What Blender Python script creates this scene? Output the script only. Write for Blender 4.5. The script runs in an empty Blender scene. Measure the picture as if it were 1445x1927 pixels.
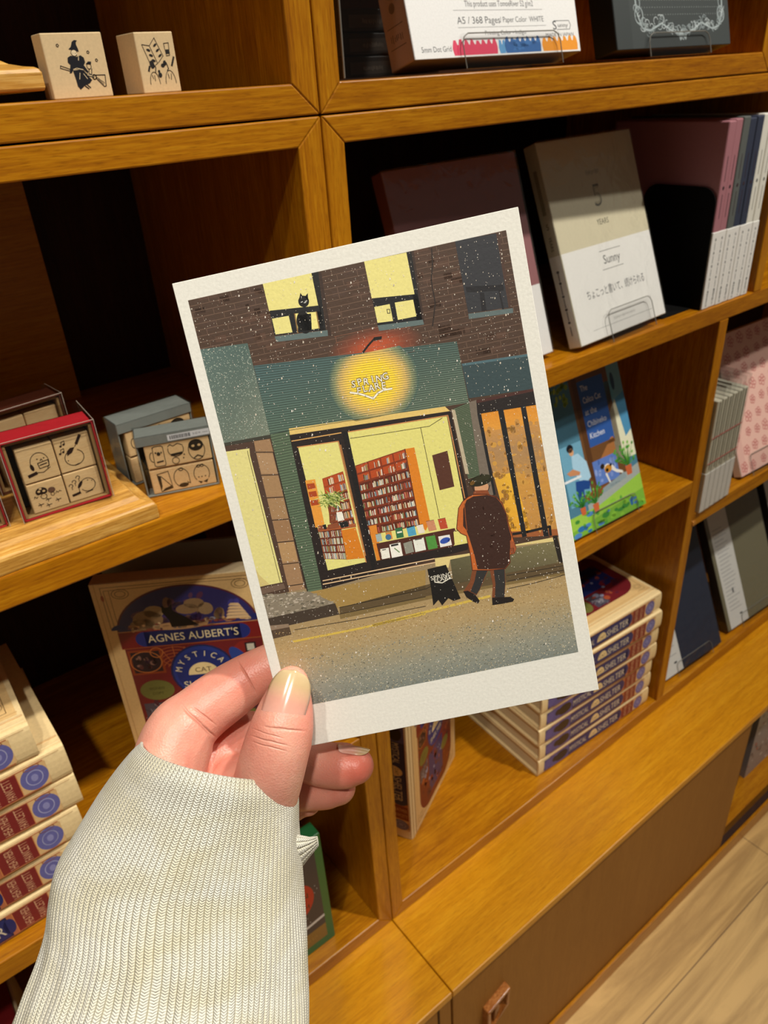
import bpy, bmesh, math, random
from mathutils import Vector, Matrix

# ---------------------------------------------------------------- camera, light, exposure
H = 1.17                      # height of the phone above the floor; shelf heights below are measured from it
scene = bpy.context.scene
COL = scene.collection
camd = bpy.data.cameras.new('camera')
cam = bpy.data.objects.new('camera', camd)
COL.objects.link(cam)
cam.matrix_world = Matrix(((0.787679, 0.348572, -0.507995, 0.0), (-0.613314, 0.365532, -0.700166, 0.0), (-0.058370, 0.863066, 0.501707, H), (0, 0, 0, 1)))
camd.sensor_fit = 'HORIZONTAL'
camd.sensor_width = 36.0
camd.lens = 36.0*1409.46/1445
camd.clip_start = 0.01
camd.dof.use_dof = True
camd.dof.focus_distance = 0.232
camd.dof.aperture_fstop = 42.0
scene.camera = cam

world = bpy.data.worlds.new('shop_air')
scene.world = world
world.use_nodes = True
world.node_tree.nodes['Background'].inputs[0].default_value = (1.0, 0.88, 0.74, 1)
world.node_tree.nodes['Background'].inputs[1].default_value = 0.07

def spot(name, loc, target, power, radius=0.035, angle=75, color=(1.0, 0.945, 0.85), blend=0.5):
    ld = bpy.data.lights.new(name, 'SPOT')
    ld.energy = power
    ld.color = color
    ld.shadow_soft_size = radius
    ld.spot_size = math.radians(angle)
    ld.spot_blend = blend
    lo = bpy.data.objects.new(name, ld)
    COL.objects.link(lo)
    lo.location = loc
    d = Vector(target)-Vector(loc)
    lo.rotation_euler = d.to_track_quat('-Z', 'Y').to_euler()
    return lo
# track spots of the shop ceiling, above and in front of the shelves; one more added for the card
spot('overhead_spot', (0.80, -0.30, H+1.35), (0.50, 0.42, H-0.45), 112)
spot('overhead_spot', (-0.60, -0.22, H+1.35), (-0.12, 0.38, H-0.35), 40, angle=42, blend=0.9)
spot('overhead_spot', (-0.42, -0.72, H+1.35), (0.10, 0.14, H-0.16), 74, radius=0.04, angle=26, blend=0.9)  # added narrow beam that brightens the postcard and hand
spot('overhead_spot', (1.9, -0.55, H+1.35), (1.1, 0.25, H-0.6), 54)

scene.view_settings.view_transform = 'Standard'
scene.view_settings.look = 'None'
scene.view_settings.gamma = 1.0
scene.view_settings.use_curve_mapping = False
scene.view_settings.exposure = 0.0

# ---------------------------------------------------------------- helpers
def lin(h):
    if not isinstance(h, str):
        return tuple(h)
    h = h.lstrip('#')
    out = []
    for i in (0, 2, 4):
        c = int(h[i:i+2], 16)/255
        out.append(c/12.92 if c <= 0.04045 else ((c+0.055)/1.055)**2.4)
    return tuple(out)+(1.0,)

def new_mat(name):
    m = bpy.data.materials.new(name)
    m.use_nodes = True
    nt = m.node_tree
    b = nt.nodes['Principled BSDF']
    return m, nt, b

def mat_plain(name, color, rough=0.5, metal=0.0, spec=0.5, noise=0.0, nscale=60, bump=0.0, coat=0.0):
    m, nt, b = new_mat(name)
    b.inputs['Base Color'].default_value = lin(color)
    b.inputs['Roughness'].default_value = rough
    b.inputs['Metallic'].default_value = metal
    b.inputs['Specular IOR Level'].default_value = spec
    b.inputs['Coat Weight'].default_value = coat
    if noise or bump:
        tc = nt.nodes.new('ShaderNodeTexCoord')
        n = nt.nodes.new('ShaderNodeTexNoise')
        n.inputs['Scale'].default_value = nscale
        n.inputs['Detail'].default_value = 6
        nt.links.new(tc.outputs['Object'], n.inputs['Vector'])
        if noise:
            mx = nt.nodes.new('ShaderNodeMix'); mx.data_type = 'RGBA'
            c = lin(color)
            mx.inputs[6].default_value = tuple(x*(1-noise) for x in c[:3])+(1,)
            mx.inputs[7].default_value = tuple(min(1, x*(1+noise)) for x in c[:3])+(1,)
            nt.links.new(n.outputs['Fac'], mx.inputs[0])
            nt.links.new(mx.outputs[2], b.inputs['Base Color'])
        if bump:
            bp = nt.nodes.new('ShaderNodeBump')
            bp.inputs['Strength'].default_value = bump
            bp.inputs['Distance'].default_value = 0.001
            nt.links.new(n.outputs['Fac'], bp.inputs['Height'])
            nt.links.new(bp.outputs[0], b.inputs['Normal'])
    return m

def mat_wood(name, axis, dark, mid, light, rough=0.32, scale=1.0, coat=0.25, contrast=1.0):
    """long grain along one axis, pores and soft figure"""
    m, nt, b = new_mat(name)
    L = nt.links
    geo = nt.nodes.new('ShaderNodeNewGeometry')
    mp = nt.nodes.new('ShaderNodeMapping')
    s = {'X': (4.5, 85, 85), 'Y': (85, 4.5, 85), 'Z': (85, 85, 4.5)}[axis]
    mp.inputs['Scale'].default_value = tuple(x*scale for x in s)
    L.new(geo.outputs['Position'], mp.inputs['Vector'])
    n1 = nt.nodes.new('ShaderNodeTexNoise')
    n1.inputs['Scale'].default_value = 1.0
    n1.inputs['Detail'].default_value = 8
    n1.inputs['Roughness'].default_value = 0.62
    n1.inputs['Distortion'].default_value = 0.6
    L.new(mp.outputs[0], n1.inputs['Vector'])
    mp2 = nt.nodes.new('ShaderNodeMapping')
    s2 = {'X': (34, 700, 700), 'Y': (700, 34, 700), 'Z': (700, 700, 34)}[axis]
    mp2.inputs['Scale'].default_value = tuple(x*scale for x in s2)
    L.new(geo.outputs['Position'], mp2.inputs['Vector'])
    n2 = nt.nodes.new('ShaderNodeTexNoise')
    n2.inputs['Scale'].default_value = 1.0
    n2.inputs['Detail'].default_value = 3
    L.new(mp2.outputs[0], n2.inputs['Vector'])
    mix = nt.nodes.new('ShaderNodeMath'); mix.operation = 'MULTIPLY_ADD'
    mix.inputs[1].default_value = 0.55
    L.new(n2.outputs['Fac'], mix.inputs[0])
    ml = nt.nodes.new('ShaderNodeMath'); ml.operation = 'MULTIPLY'
    ml.inputs[1].default_value = 0.50
    L.new(n1.outputs['Fac'], ml.inputs[0])
    L.new(ml.outputs[0], mix.inputs[2])
    cr = nt.nodes.new('ShaderNodeValToRGB')
    e = cr.color_ramp.elements
    e[0].position = 0.5-0.16/contrast; e[0].color = lin(dark)
    e[1].position = 0.5+0.17/contrast; e[1].color = lin(light)
    k = cr.color_ramp.elements.new(0.52); k.color = lin(mid)
    L.new(mix.outputs[0], cr.inputs[0])
    mp3 = nt.nodes.new('ShaderNodeMapping')
    s3 = {'X': (110, 1500, 1500), 'Y': (1500, 110, 1500), 'Z': (1500, 1500, 110)}[axis]
    mp3.inputs['Scale'].default_value = tuple(x*scale for x in s3)
    L.new(geo.outputs['Position'], mp3.inputs['Vector'])
    n3 = nt.nodes.new('ShaderNodeTexNoise'); n3.inputs['Scale'].default_value = 1.0; n3.inputs['Detail'].default_value = 2
    L.new(mp3.outputs[0], n3.inputs['Vector'])
    pr = nt.nodes.new('ShaderNodeValToRGB')
    pr.color_ramp.elements[0].position = 0.30; pr.color_ramp.elements[0].color = (0.62, 0.56, 0.50, 1)
    pr.color_ramp.elements[1].position = 0.46; pr.color_ramp.elements[1].color = (1, 1, 1, 1)
    L.new(n3.outputs['Fac'], pr.inputs[0])
    pm = nt.nodes.new('ShaderNodeMix'); pm.data_type = 'RGBA'; pm.blend_type = 'MULTIPLY'; pm.inputs[0].default_value = 0.8*contrast
    L.new(cr.outputs[0], pm.inputs[6]); L.new(pr.outputs[0], pm.inputs[7])
    L.new(pm.outputs[2], b.inputs['Base Color'])
    bp = nt.nodes.new('ShaderNodeBump')
    bp.inputs['Strength'].default_value = 0.12
    bp.inputs['Distance'].default_value = 0.0006
    L.new(n2.outputs['Fac'], bp.inputs['Height'])
    L.new(bp.outputs[0], b.inputs['Normal'])
    b.inputs['Roughness'].default_value = rough
    b.inputs['Specular IOR Level'].default_value = 0.3
    b.inputs['Coat Weight'].default_value = coat*0.6
    b.inputs['Coat Roughness'].default_value = 0.25
    return m

def mat_print(name, rough=0.5, grain=0.05, gscale=900, coat=0.0, bump=0.0, bscale=400):
    """ink on paper: the colour sits in the mesh's Col attribute"""
    m, nt, b = new_mat(name)
    L = nt.links
    at = nt.nodes.new('ShaderNodeAttribute'); at.attribute_name = 'Col'
    tc = nt.nodes.new('ShaderNodeTexCoord')
    n = nt.nodes.new('ShaderNodeTexNoise')
    n.inputs['Scale'].default_value = gscale
    n.inputs['Detail'].default_value = 4
    L.new(tc.outputs['Object'], n.inputs['Vector'])
    mr = nt.nodes.new('ShaderNodeMapRange')
    mr.inputs['From Min'].default_value = 0.3; mr.inputs['From Max'].default_value = 0.7
    mr.inputs['To Min'].default_value = 1-grain; mr.inputs['To Max'].default_value = 1+grain
    L.new(n.outputs['Fac'], mr.inputs['Value'])
    vm = nt.nodes.new('ShaderNodeVectorMath'); vm.operation = 'SCALE'
    L.new(at.outputs['Color'], vm.inputs[0]); L.new(mr.outputs[0], vm.inputs['Scale'])
    L.new(vm.outputs[0], b.inputs['Base Color'])
    b.inputs['Roughness'].default_value = rough
    b.inputs['Specular IOR Level'].default_value = 0.4
    b.inputs['Coat Weight'].default_value = coat
    b.inputs['Coat Roughness'].default_value = 0.12
    if bump:
        n3 = nt.nodes.new('ShaderNodeTexNoise'); n3.inputs['Scale'].default_value = bscale
        n3.inputs['Detail'].default_value = 5
        L.new(tc.outputs['Object'], n3.inputs['Vector'])
        bp = nt.nodes.new('ShaderNodeBump'); bp.inputs['Strength'].default_value = bump
        bp.inputs['Distance'].default_value = 0.0005
        L.new(n3.outputs['Fac'], bp.inputs['Height']); L.new(bp.outputs[0], b.inputs['Normal'])
    return m

def mat_clear(name, tint=(1, 1, 1), gloss_rough=0.04, bump=0.0, bscale=40, base=0.03, power=1.0, distort=0.0):
    """thin clear plastic: mostly see-through, with a sheen at grazing angles"""
    m = bpy.data.materials.new(name); m.use_nodes = True
    nt = m.node_tree; L = nt.links
    nt.nodes.clear()
    out = nt.nodes.new('ShaderNodeOutputMaterial')
    tr = nt.nodes.new('ShaderNodeBsdfTransparent'); tr.inputs[0].default_value = tuple(tint)+(1,)
    gl = nt.nodes.new('ShaderNodeBsdfGlossy'); gl.inputs['Roughness'].default_value = gloss_rough
    mx = nt.nodes.new('ShaderNodeMixShader')
    fr = nt.nodes.new('ShaderNodeLayerWeight'); fr.inputs[0].default_value = 0.5
    pw = nt.nodes.new('ShaderNodeMath'); pw.operation = 'POWER'; pw.inputs[1].default_value = 4.0
    ad = nt.nodes.new('ShaderNodeMath'); ad.operation = 'MULTIPLY_ADD'; ad.use_clamp = True
    ad.inputs[1].default_value = power; ad.inputs[2].default_value = base
    L.new(fr.outputs['Facing'], pw.inputs[0]); L.new(pw.outputs[0], ad.inputs[0]); L.new(ad.outputs[0], mx.inputs[0])
    L.new(tr.outputs[0], mx.inputs[1]); L.new(gl.outputs[0], mx.inputs[2]); L.new(mx.outputs[0], out.inputs[0])
    if bump:
        tc = nt.nodes.new('ShaderNodeTexCoord')
        n = nt.nodes.new('ShaderNodeTexNoise'); n.inputs['Scale'].default_value = bscale
        n.inputs['Detail'].default_value = 3; n.inputs['Distortion'].default_value = distort
        L.new(tc.outputs['Object'], n.inputs['Vector'])
        bp = nt.nodes.new('ShaderNodeBump'); bp.inputs['Strength'].default_value = bump
        bp.inputs['Distance'].default_value = 0.004
        L.new(n.outputs['Fac'], bp.inputs['Height'])
        L.new(bp.outputs[0], gl.inputs['Normal']); L.new(bp.outputs[0], fr.inputs['Normal'])
    return m

W_D, W_M, W_L = '#8a4f08', '#a96a08', '#bd8012'
WX = mat_wood('teak_veneer_long', 'X', W_D, W_M, W_L)
WZ = mat_wood('teak_veneer_upright', 'Z', W_D, W_M, W_L)
WY = mat_wood('teak_veneer_deep', 'Y', '#6e3a0e', '#8c4f16', '#a3611f', rough=0.4)
WZS = mat_wood('teak_side_panel', 'Z', '#56280a', '#6f370e', '#834513', rough=0.4, contrast=0.8)
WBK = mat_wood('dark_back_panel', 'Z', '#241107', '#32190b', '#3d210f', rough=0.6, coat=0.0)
WTOP = mat_wood('counter_veneer', 'X', '#aa6c06', '#c3820a', '#d09418', rough=0.38, contrast=0.8)
WDOOR = mat_wood('matt_door_veneer', 'Z', '#84561f', '#946326', '#a1702f', rough=0.6, coat=0.0, contrast=0.5)
OAK = mat_wood('light_oak', 'X', '#a06c28', '#c4903f', '#dcb062', rough=0.4, scale=1.6)
BEECH = mat_wood('pale_stamp_wood', 'X', '#cfa873', '#dfbd88', '#e8cb9a', rough=0.55, scale=2.0, coat=0.0, contrast=0.5)
BLOCK = mat_plain('speckled_stamp_block', '#d8bd90', rough=0.7, noise=0.14, nscale=700)
PRINT = mat_print('matt_printed_paper')
CARDP = mat_print('postcard_print', rough=0.62, grain=0.05, gscale=1300, bump=0.10, bscale=900)
COVER = mat_print('printed_book_cover', rough=0.38, grain=0.06, gscale=500, coat=0.15)
PAGES = None
ACR = mat_clear('clear_acrylic', tint=(0.98, 0.98, 0.98), power=0.6)
ACRE = mat_plain('acrylic_edge', '#77756e', rough=0.3)
WRAP = mat_clear('shrink_wrap', gloss_rough=0.12, bump=0.55, bscale=30, base=0.085, power=0.8, distort=1.5)
BOXP = mat_clear('thin_clear_box', tint=(0.93, 0.93, 0.93), gloss_rough=0.10, bump=0.35, bscale=60, base=0.055, power=0.6)
BLACK = mat_plain('black_metal', '#040404', rough=0.8, spec=0.15)

def link(o, parent=None):
    COL.objects.link(o)
    if parent is not None:
        o.parent = parent
    return o

def obj(name, bm, mats, parent=None, smooth=False, bevel=0.0, seg=2, weld=False):
    me = bpy.data.meshes.new(name)
    bm.to_mesh(me); bm.free()
    if not isinstance(mats, (list, tuple)):
        mats = [mats]
    for m in mats:
        me.materials.append(m)
    if smooth:
        for p in me.polygons:
            p.use_smooth = True
    o = bpy.data.objects.new(name, me)
    link(o, parent)
    if bevel:
        md = o.modifiers.new('soft_edges', 'BEVEL')
        md.width = bevel; md.segments = seg; md.limit_method = 'ANGLE'; md.angle_limit = math.radians(40)
    return o

def thing(name, label, cat, loc=(0, 0, 0), rot=(0, 0, 0), group=None):
    o = bpy.data.objects.new(name, None)
    o.empty_display_size = 0.02
    COL.objects.link(o)
    o.location = loc; o.rotation_euler = rot
    o['label'] = label; o['category'] = cat
    if group:
        o['group'] = group
    return o

def tag(o, label, cat, group=None):
    o['label'] = label; o['category'] = cat
    if group:
        o['group'] = group
    return o

def collayer(bm):
    l = bm.loops.layers.float_color.get('Col')
    return l or bm.loops.layers.float_color.new('Col')

def paint(bm, faces, color):
    l = collayer(bm); c = lin(color)
    for f in faces:
        for lp in f.loops:
            lp[l] = c

def box(bm, x0, x1, y0, y1, z0, z1, color=None, mi=0):
    v = [bm.verts.new((x, y, z)) for x in (x0, x1) for y in (y0, y1) for z in (z0, z1)]
    idx = [(0, 1, 3, 2), (4, 6, 7, 5), (0, 4, 5, 1), (2, 3, 7, 6), (0, 2, 6, 4), (1, 5, 7, 3)]
    fs = [bm.faces.new([v[i] for i in q]) for q in idx]
    for f in fs:
        f.material_index = mi
    if color is not None:
        paint(bm, fs, color)
    return fs

def prism(bm, pts, y0, y1, color=None, mi=0):
    """outline in x,z pulled through y"""
    a = [bm.verts.new((x, y0, z)) for x, z in pts]
    b = [bm.verts.new((x, y1, z)) for x, z in pts]
    n = len(pts)
    fs = [bm.faces.new(a), bm.faces.new(b[::-1])]
    for i in range(n):
        j = (i+1) % n
        fs.append(bm.faces.new((a[i], b[i], b[j], a[j])))
    for f in fs:
        f.material_index = mi
    bmesh.ops.recalc_face_normals(bm, faces=fs)
    if color is not None:
        paint(bm, fs, color)
    return fs

def tube(bm, pts, r, n=8, closed=False, color=None, caps=True, mi=0):
    pts = [Vector(p) for p in pts]
    if not isinstance(r, (list, tuple)):
        r = [r]*len(pts)
    rings = []
    prev = None
    for i, p in enumerate(pts):
        if closed:
            t = pts[(i+1) % len(pts)]-pts[i-1]
        else:
            t = pts[min(i+1, len(pts)-1)]-pts[max(i-1, 0)]
        t.normalize()
        if prev is None:
            a = t.orthogonal().normalized()
        else:
            a = (prev-t*prev.dot(t)).normalized()
        prev = a
        b = t.cross(a)
        rings.append([bm.verts.new(p+(a*math.cos(2*math.pi*k/n)+b*math.sin(2*math.pi*k/n))*r[i]) for k in range(n)])
    fs = []
    m = len(rings)
    for i in range(m if closed else m-1):
        A, B = rings[i], rings[(i+1) % m]
        for k in range(n):
            fs.append(bm.faces.new((A[k], A[(k+1) % n], B[(k+1) % n], B[k])))
    if not closed and caps:
        fs.append(bm.faces.new(rings[0][::-1])); fs.append(bm.faces.new(rings[-1]))
    for f in fs:
        f.material_index = mi
    if color is not None:
        paint(bm, fs, color)
    return fs

# ---------------------------------------------------------------- printed pictures and lettering
_tc = {}
def glyphs(s):
    if s in _tc:
        return _tc[s]
    c = bpy.data.curves.new('letters', 'FONT'); c.body = s; c.resolution_u = 3; c.size = 1.0
    o = bpy.data.objects.new('letters', c)
    me = o.to_mesh()
    vs = [(v.co.x, v.co.y) for v in me.vertices]
    polys = [[vs[i] for i in p.vertices] for p in me.polygons]
    o.to_mesh_clear()
    bpy.data.objects.remove(o); bpy.data.curves.remove(c)
    xs = [v[0] for v in vs] or [0, 1]
    _tc[s] = (polys, min(xs), max(xs))
    return _tc[s]

class Art:
    """flat shapes of ink in mm, later laid on a surface"""
    def __init__(self):
        self.items = []
    def poly(self, pts, c, l=1, clip=None):
        self.items.append(([tuple(p) for p in pts], c, l))
    def grad(self, pts, cols, l=1):
        self.items.append(([tuple(p) for p in pts], [lin(c) for c in cols], l))
    def rect(self, u0, v0, u1, v1, c, l=1):
        self.poly([(u0, v0), (u1, v0), (u1, v1), (u0, v1)], c, l)
    def line(self, pts, w, c, l=2):
        for a, b in zip(pts, pts[1:]):
            dx, dy = b[0]-a[0], b[1]-a[1]
            d = math.hypot(dx, dy) or 1
            nx, ny = -dy/d*w/2, dx/d*w/2
            ex, ey = dx/d*w*0.3, dy/d*w*0.3
            self.poly([(a[0]-ex+nx, a[1]-ey+ny), (a[0]-ex-nx, a[1]-ey-ny), (b[0]+ex-nx, b[1]+ey-ny), (b[0]+ex+nx, b[1]+ey+ny)], c, l)
    def ell(self, cx, cy, rx, ry, c, l=1, rot=0, n=28, a0=0, a1=360):
        full = abs(a1-a0) >= 360
        k = n if full else n+1
        pts = []
        cr, sr = math.cos(math.radians(rot)), math.sin(math.radians(rot))
        for i in range(k):
            a = math.radians(a0+(a1-a0)*i/n)
            x, y = rx*math.cos(a), ry*math.sin(a)
            pts.append((cx+x*cr-y*sr, cy+x*sr+y*cr))
        self.poly(pts, c, l)
    def arc(self, cx, cy, rx, ry, w, c, l=2, a0=0, a1=360, rot=0, n=24):
        cr, sr = math.cos(math.radians(rot)), math.sin(math.radians(rot))
        pts = []
        for i in range(n+1):
            a = math.radians(a0+(a1-a0)*i/n)
            x, y = rx*math.cos(a), ry*math.sin(a)
            pts.append((cx+x*cr-y*sr, cy+x*sr+y*cr))
        self.line(pts, w, c, l)
    def glow(self, cx, cy, stops, l=1, sy=1.0, n=40):
        for (r0, c0), (r1, c1) in zip(stops, stops[1:]):
            c0, c1 = lin(c0), lin(c1)
            for i in range(n):
                a, b = 2*math.pi*i/n, 2*math.pi*(i+1)/n
                q = [(cx+r0*math.cos(a), cy+sy*r0*math.sin(a)), (cx+r1*math.cos(a), cy+sy*r1*math.sin(a)),
                     (cx+r1*math.cos(b), cy+sy*r1*math.sin(b)), (cx+r0*math.cos(b), cy+sy*r0*math.sin(b))]
                cc = [c0, c1, c1, c0]
                if r0 == 0:
                    q = q[:3]; cc = cc[:3]
                self.items.append((q, cc, l))
    def text(self, s, cx, cy, h, c, l=3, rot=0, width=None, sx=1.0, skew=0.0):
        """centred lettering, capitals h high"""
        polys, x0, x1 = glyphs(s)
        k = h/0.7
        kx = k*sx if width is None else width/max(1e-6, (x1-x0))
        cr, sr = math.cos(math.radians(rot)), math.sin(math.radians(rot))
        for p in polys:
            q = []
            for x, y in p:
                X = (x-(x0+x1)/2)*kx; Y = (y-0.35)*k
                X += skew*Y
                q.append((cx+X*cr-Y*sr, cy+X*sr+Y*cr))
            self.items.append((q, c, l))
    def merge(self, other, f=None, dl=0):
        for pts, c, l in other.items:
            self.items.append(([f(p) if f else p for p in pts], c, l+dl))
    def clip_rect(self, u0, v0, u1, v1):
        out = []
        for pts, c, l in self.items:
            per = isinstance(c, list)
            P = [(p[0], p[1], (c[i] if per else None)) for i, p in enumerate(pts)]
            for ax, lim, sg in ((0, u0, 1), (0, u1, -1), (1, v0, 1), (1, v1, -1)):
                Q = []
                for i in range(len(P)):
                    a, b = P[i-1], P[i]
                    da, db = sg*(a[ax]-lim), sg*(b[ax]-lim)
                    if (da >= 0) != (db >= 0):
                        t = da/(da-db)
                        col = tuple(a[2][k]*(1-t)+b[2][k]*t for k in range(4)) if per else None
                        Q.append((a[0]+(b[0]-a[0])*t, a[1]+(b[1]-a[1])*t, col))
                    if db >= 0:
                        Q.append(b)
                P = Q
                if len(P) < 3:
                    break
            if len(P) >= 3:
                out.append(([(p[0], p[1]) for p in P], [p[2] for p in P] if per else c, l))
        self.items = out
    def lay(self, bm, fn, eps=1.2e-5, mi=0):
        """fn(u_mm, v_mm, lift_m) gives the point; one flat face per shape"""
        l = collayer(bm)
        for pts, c, k in self.items:
            clean = []
            for p in pts:
                if not clean or (abs(p[0]-clean[-1][0])+abs(p[1]-clean[-1][1])) > 1e-5:
                    clean.append(p)
            if len(clean) < 3:
                continue
            ar = sum(a[0]*b[1]-b[0]*a[1] for a, b in zip(clean, clean[1:]+clean[:1]))
            if abs(ar) < 1e-7:
                continue
            per = isinstance(c, list)
            cols = c if per and len(clean) == len(pts) else None
            col = lin(c) if not per else c[0]
            if ar < 0:
                clean = clean[::-1]
                if cols:
                    cols = cols[::-1]
            f = bm.faces.new([bm.verts.new(fn(p[0], p[1], k*eps)) for p in clean])
            f.material_index = mi
            for i, lp in enumerate(f.loops):
                lp[l] = cols[i] if cols else col

# ---------------------------------------------------------------- the room
def struct(name, bm, m):
    o = obj(name, bm, m); o['kind'] = 'structure'; return o

def mat_floor():
    m, nt, b = new_mat('oak_floorboards')
    L = nt.links
    geo = nt.nodes.new('ShaderNodeNewGeometry')
    mp = nt.nodes.new('ShaderNodeMapping'); mp.inputs['Location'].default_value = (0.35, -0.2507+0.145*3, 0)
    L.new(geo.outputs['Position'], mp.inputs['Vector'])
    br = nt.nodes.new('ShaderNodeTexBrick')
    br.inputs['Scale'].default_value = 1.0
    br.inputs['Brick Width'].default_value = 1.3
    br.inputs['Row Height'].default_value = 0.145
    br.inputs['Mortar Size'].default_value = 0.0009
    br.inputs['Mortar Smooth'].default_value = 0.3
    br.offset = 0.37
    br.inputs['Color1'].default_value = lin('#c8a468'); br.inputs['Color2'].default_value = lin('#d8b67a')
    br.inputs['Mortar'].default_value = lin('#7c6140')
    L.new(mp.outputs[0], br.inputs['Vector'])
    mp2 = nt.nodes.new('ShaderNodeMapping'); mp2.inputs['Scale'].default_value = (2.2, 26, 26)
    L.new(geo.outputs['Position'], mp2.inputs['Vector'])
    n = nt.nodes.new('ShaderNodeTexNoise'); n.inputs['Scale'].default_value = 1; n.inputs['Detail'].default_value = 9
    n.inputs['Roughness'].default_value = 0.7; n.inputs['Distortion'].default_value = 1.3
    L.new(mp2.outputs[0], n.inputs['Vector'])
    cr = nt.nodes.new('ShaderNodeValToRGB')
    cr.color_ramp.elements[0].position = 0.36; cr.color_ramp.elements[0].color = (0.70, 0.64, 0.58, 1)
    cr.color_ramp.elements[1].position = 0.58; cr.color_ramp.elements[1].color = (1.08, 1.05, 1.0, 1)
    L.new(n.outputs['Fac'], cr.inputs[0])
    mx = nt.nodes.new('ShaderNodeMix'); mx.data_type = 'RGBA'; mx.blend_type = 'MULTIPLY'; mx.inputs[0].default_value = 1
    L.new(br.outputs['Color'], mx.inputs[6]); L.new(cr.outputs[0], mx.inputs[7])
    L.new(mx.outputs[2], b.inputs['Base Color'])
    b.inputs['Roughness'].default_value = 0.45
    bp = nt.nodes.new('ShaderNodeBump'); bp.inputs['Strength'].default_value = 0.25; bp.inputs['Distance'].default_value = 0.001
    L.new(n.outputs['Fac'], bp.inputs['Height']); L.new(bp.outputs[0], b.inputs['Normal'])
    return m

bm = bmesh.new(); box(bm, -2.2, 3.2, -1.6, 0.80, -0.05, 0.0)
struct('floor', bm, mat_floor())
bm = bmesh.new(); box(bm, -2.2, 3.2, 0.76, 0.80, 0.0, 2.75)
struct('wall_back', bm, mat_plain('brown_wall', '#4a3424', rough=0.8, noise=0.1, nscale=8))

# ---------------------------------------------------------------- bookcases (mitred boards, open fronts)
FY, BY = 0.42, 0.708
def bookcase(label, x0, x1, z0, z1, t, tt, tb):
    z0 += H; z1 += H
    xc = (x0+x1)/2
    t0 = thing('bookcase', label, 'bookcase', (xc, FY, z0))
    def P(x, z): return (x-xc, z-z0)
    d = BY-FY
    bm = bmesh.new(); prism(bm, [P(x0, z1), P(x1, z1), P(x1-t, z1-tt), P(x0+t, z1-tt)], 0, d)
    obj('top_board', bm, WX, t0, bevel=0.0009)
    bm = bmesh.new(); prism(bm, [P(x0, z0), P(x1, z0), P(x1-t, z0+tb), P(x0+t, z0+tb)], 0, d)
    obj('bottom_board', bm, WX, t0, bevel=0.0009)
    for a, b in ((x0, x0+t), (x1, x1-t)):
        bm = bmesh.new(); prism(bm, [P(a, z0), P(a, z1), P(b, z1-tt), P(b, z0+tb)], 0, d)
        s = obj('side_board', bm, WZ, t0, bevel=0.0009)
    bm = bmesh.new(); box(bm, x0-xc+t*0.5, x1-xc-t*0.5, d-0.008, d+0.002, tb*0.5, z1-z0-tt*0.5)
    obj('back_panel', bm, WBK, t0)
    def shelf(a, b, zt, th, y0=0.0):
        bm = bmesh.new(); box(bm, a-xc, b-xc, y0, d-0.008, zt+H-th-z0, zt+H-z0)
        return obj('shelf', bm, WX, t0, bevel=0.0011)
    def partition(a, b, za, zb, y0=0.0, name='partition'):
        bm = bmesh.new(); box(bm, a-xc, b-xc, y0, d-0.008, za+H-z0, zb+H-z0)
        return obj(name, bm, WZ, t0, bevel=0.0009)
    return t0, shelf, partition

XS = 0.2782      # where the left and right cases meet
G = 0.0005
bookcase('upper left teak bookcase holding the two speckled stamp blocks', -0.80, XS-G, -0.0170, 0.42, 0.0175, 0.0160, 0.0165)
bookcase('upper right teak bookcase holding the white and black boxed notebooks', XS+G, 0.7810, -0.0170, 0.42, 0.0152, 0.0160, 0.0162)
bookcase('teak bookcase at the top right edge, right of the black notebook', 0.7820, 1.45, -0.0170, 0.42, 0.0152, 0.0160, 0.0162)
c1, shelf, part = bookcase('lower left teak bookcase with stamp sets above a stack of cream hardbacks', -0.80, XS-G, -0.8272, -0.0180, 0.0175, 0.0156, 0.0195)
shelf(-0.783, XS-G-0.0175, -0.2345, 0.0215)
shelf(-0.783, XS-G-0.0175, -0.5250, 0.0200)
bm = bmesh.new(); box(bm, -0.783+0.2615, 0.165+0.2615, 0.262, 0.279, 0.592, 0.795)
obj('liner_board', bm, WTOP, c1)
c2, shelf, part = bookcase('lower right teak bookcase with wrapped notebooks and the stack of seven cream hardbacks', XS+G, 1.45, -0.8272, -0.0180, 0.0152, 0.0156, 0.0190)
shelf(XS+G+0.0152, 1.435, -0.2310, 0.0190)
part(0.8320, 0.8470, -0.2310, -0.0336)
part(0.7710, 0.7875, -0.8082, -0.2500)
shelf(XS+G+0.0152, 0.7710, -0.4460, 0.0210)
shelf(0.7875, 1.435, -0.4980, 0.0200)
bm = bmesh.new(); tube(bm, [(0.7885-c2.location.x, -0.001, -0.5125+H-c2.location.z), (0.7885-c2.location.x, 0.012, -0.5125+H-c2.location.z)], 0.0038, 12)
bm2 = bm
obj('shelf_peg', bm2, mat_plain('brass_peg', '#c98a3a', rough=0.3, metal=0.4), c2)

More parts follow.
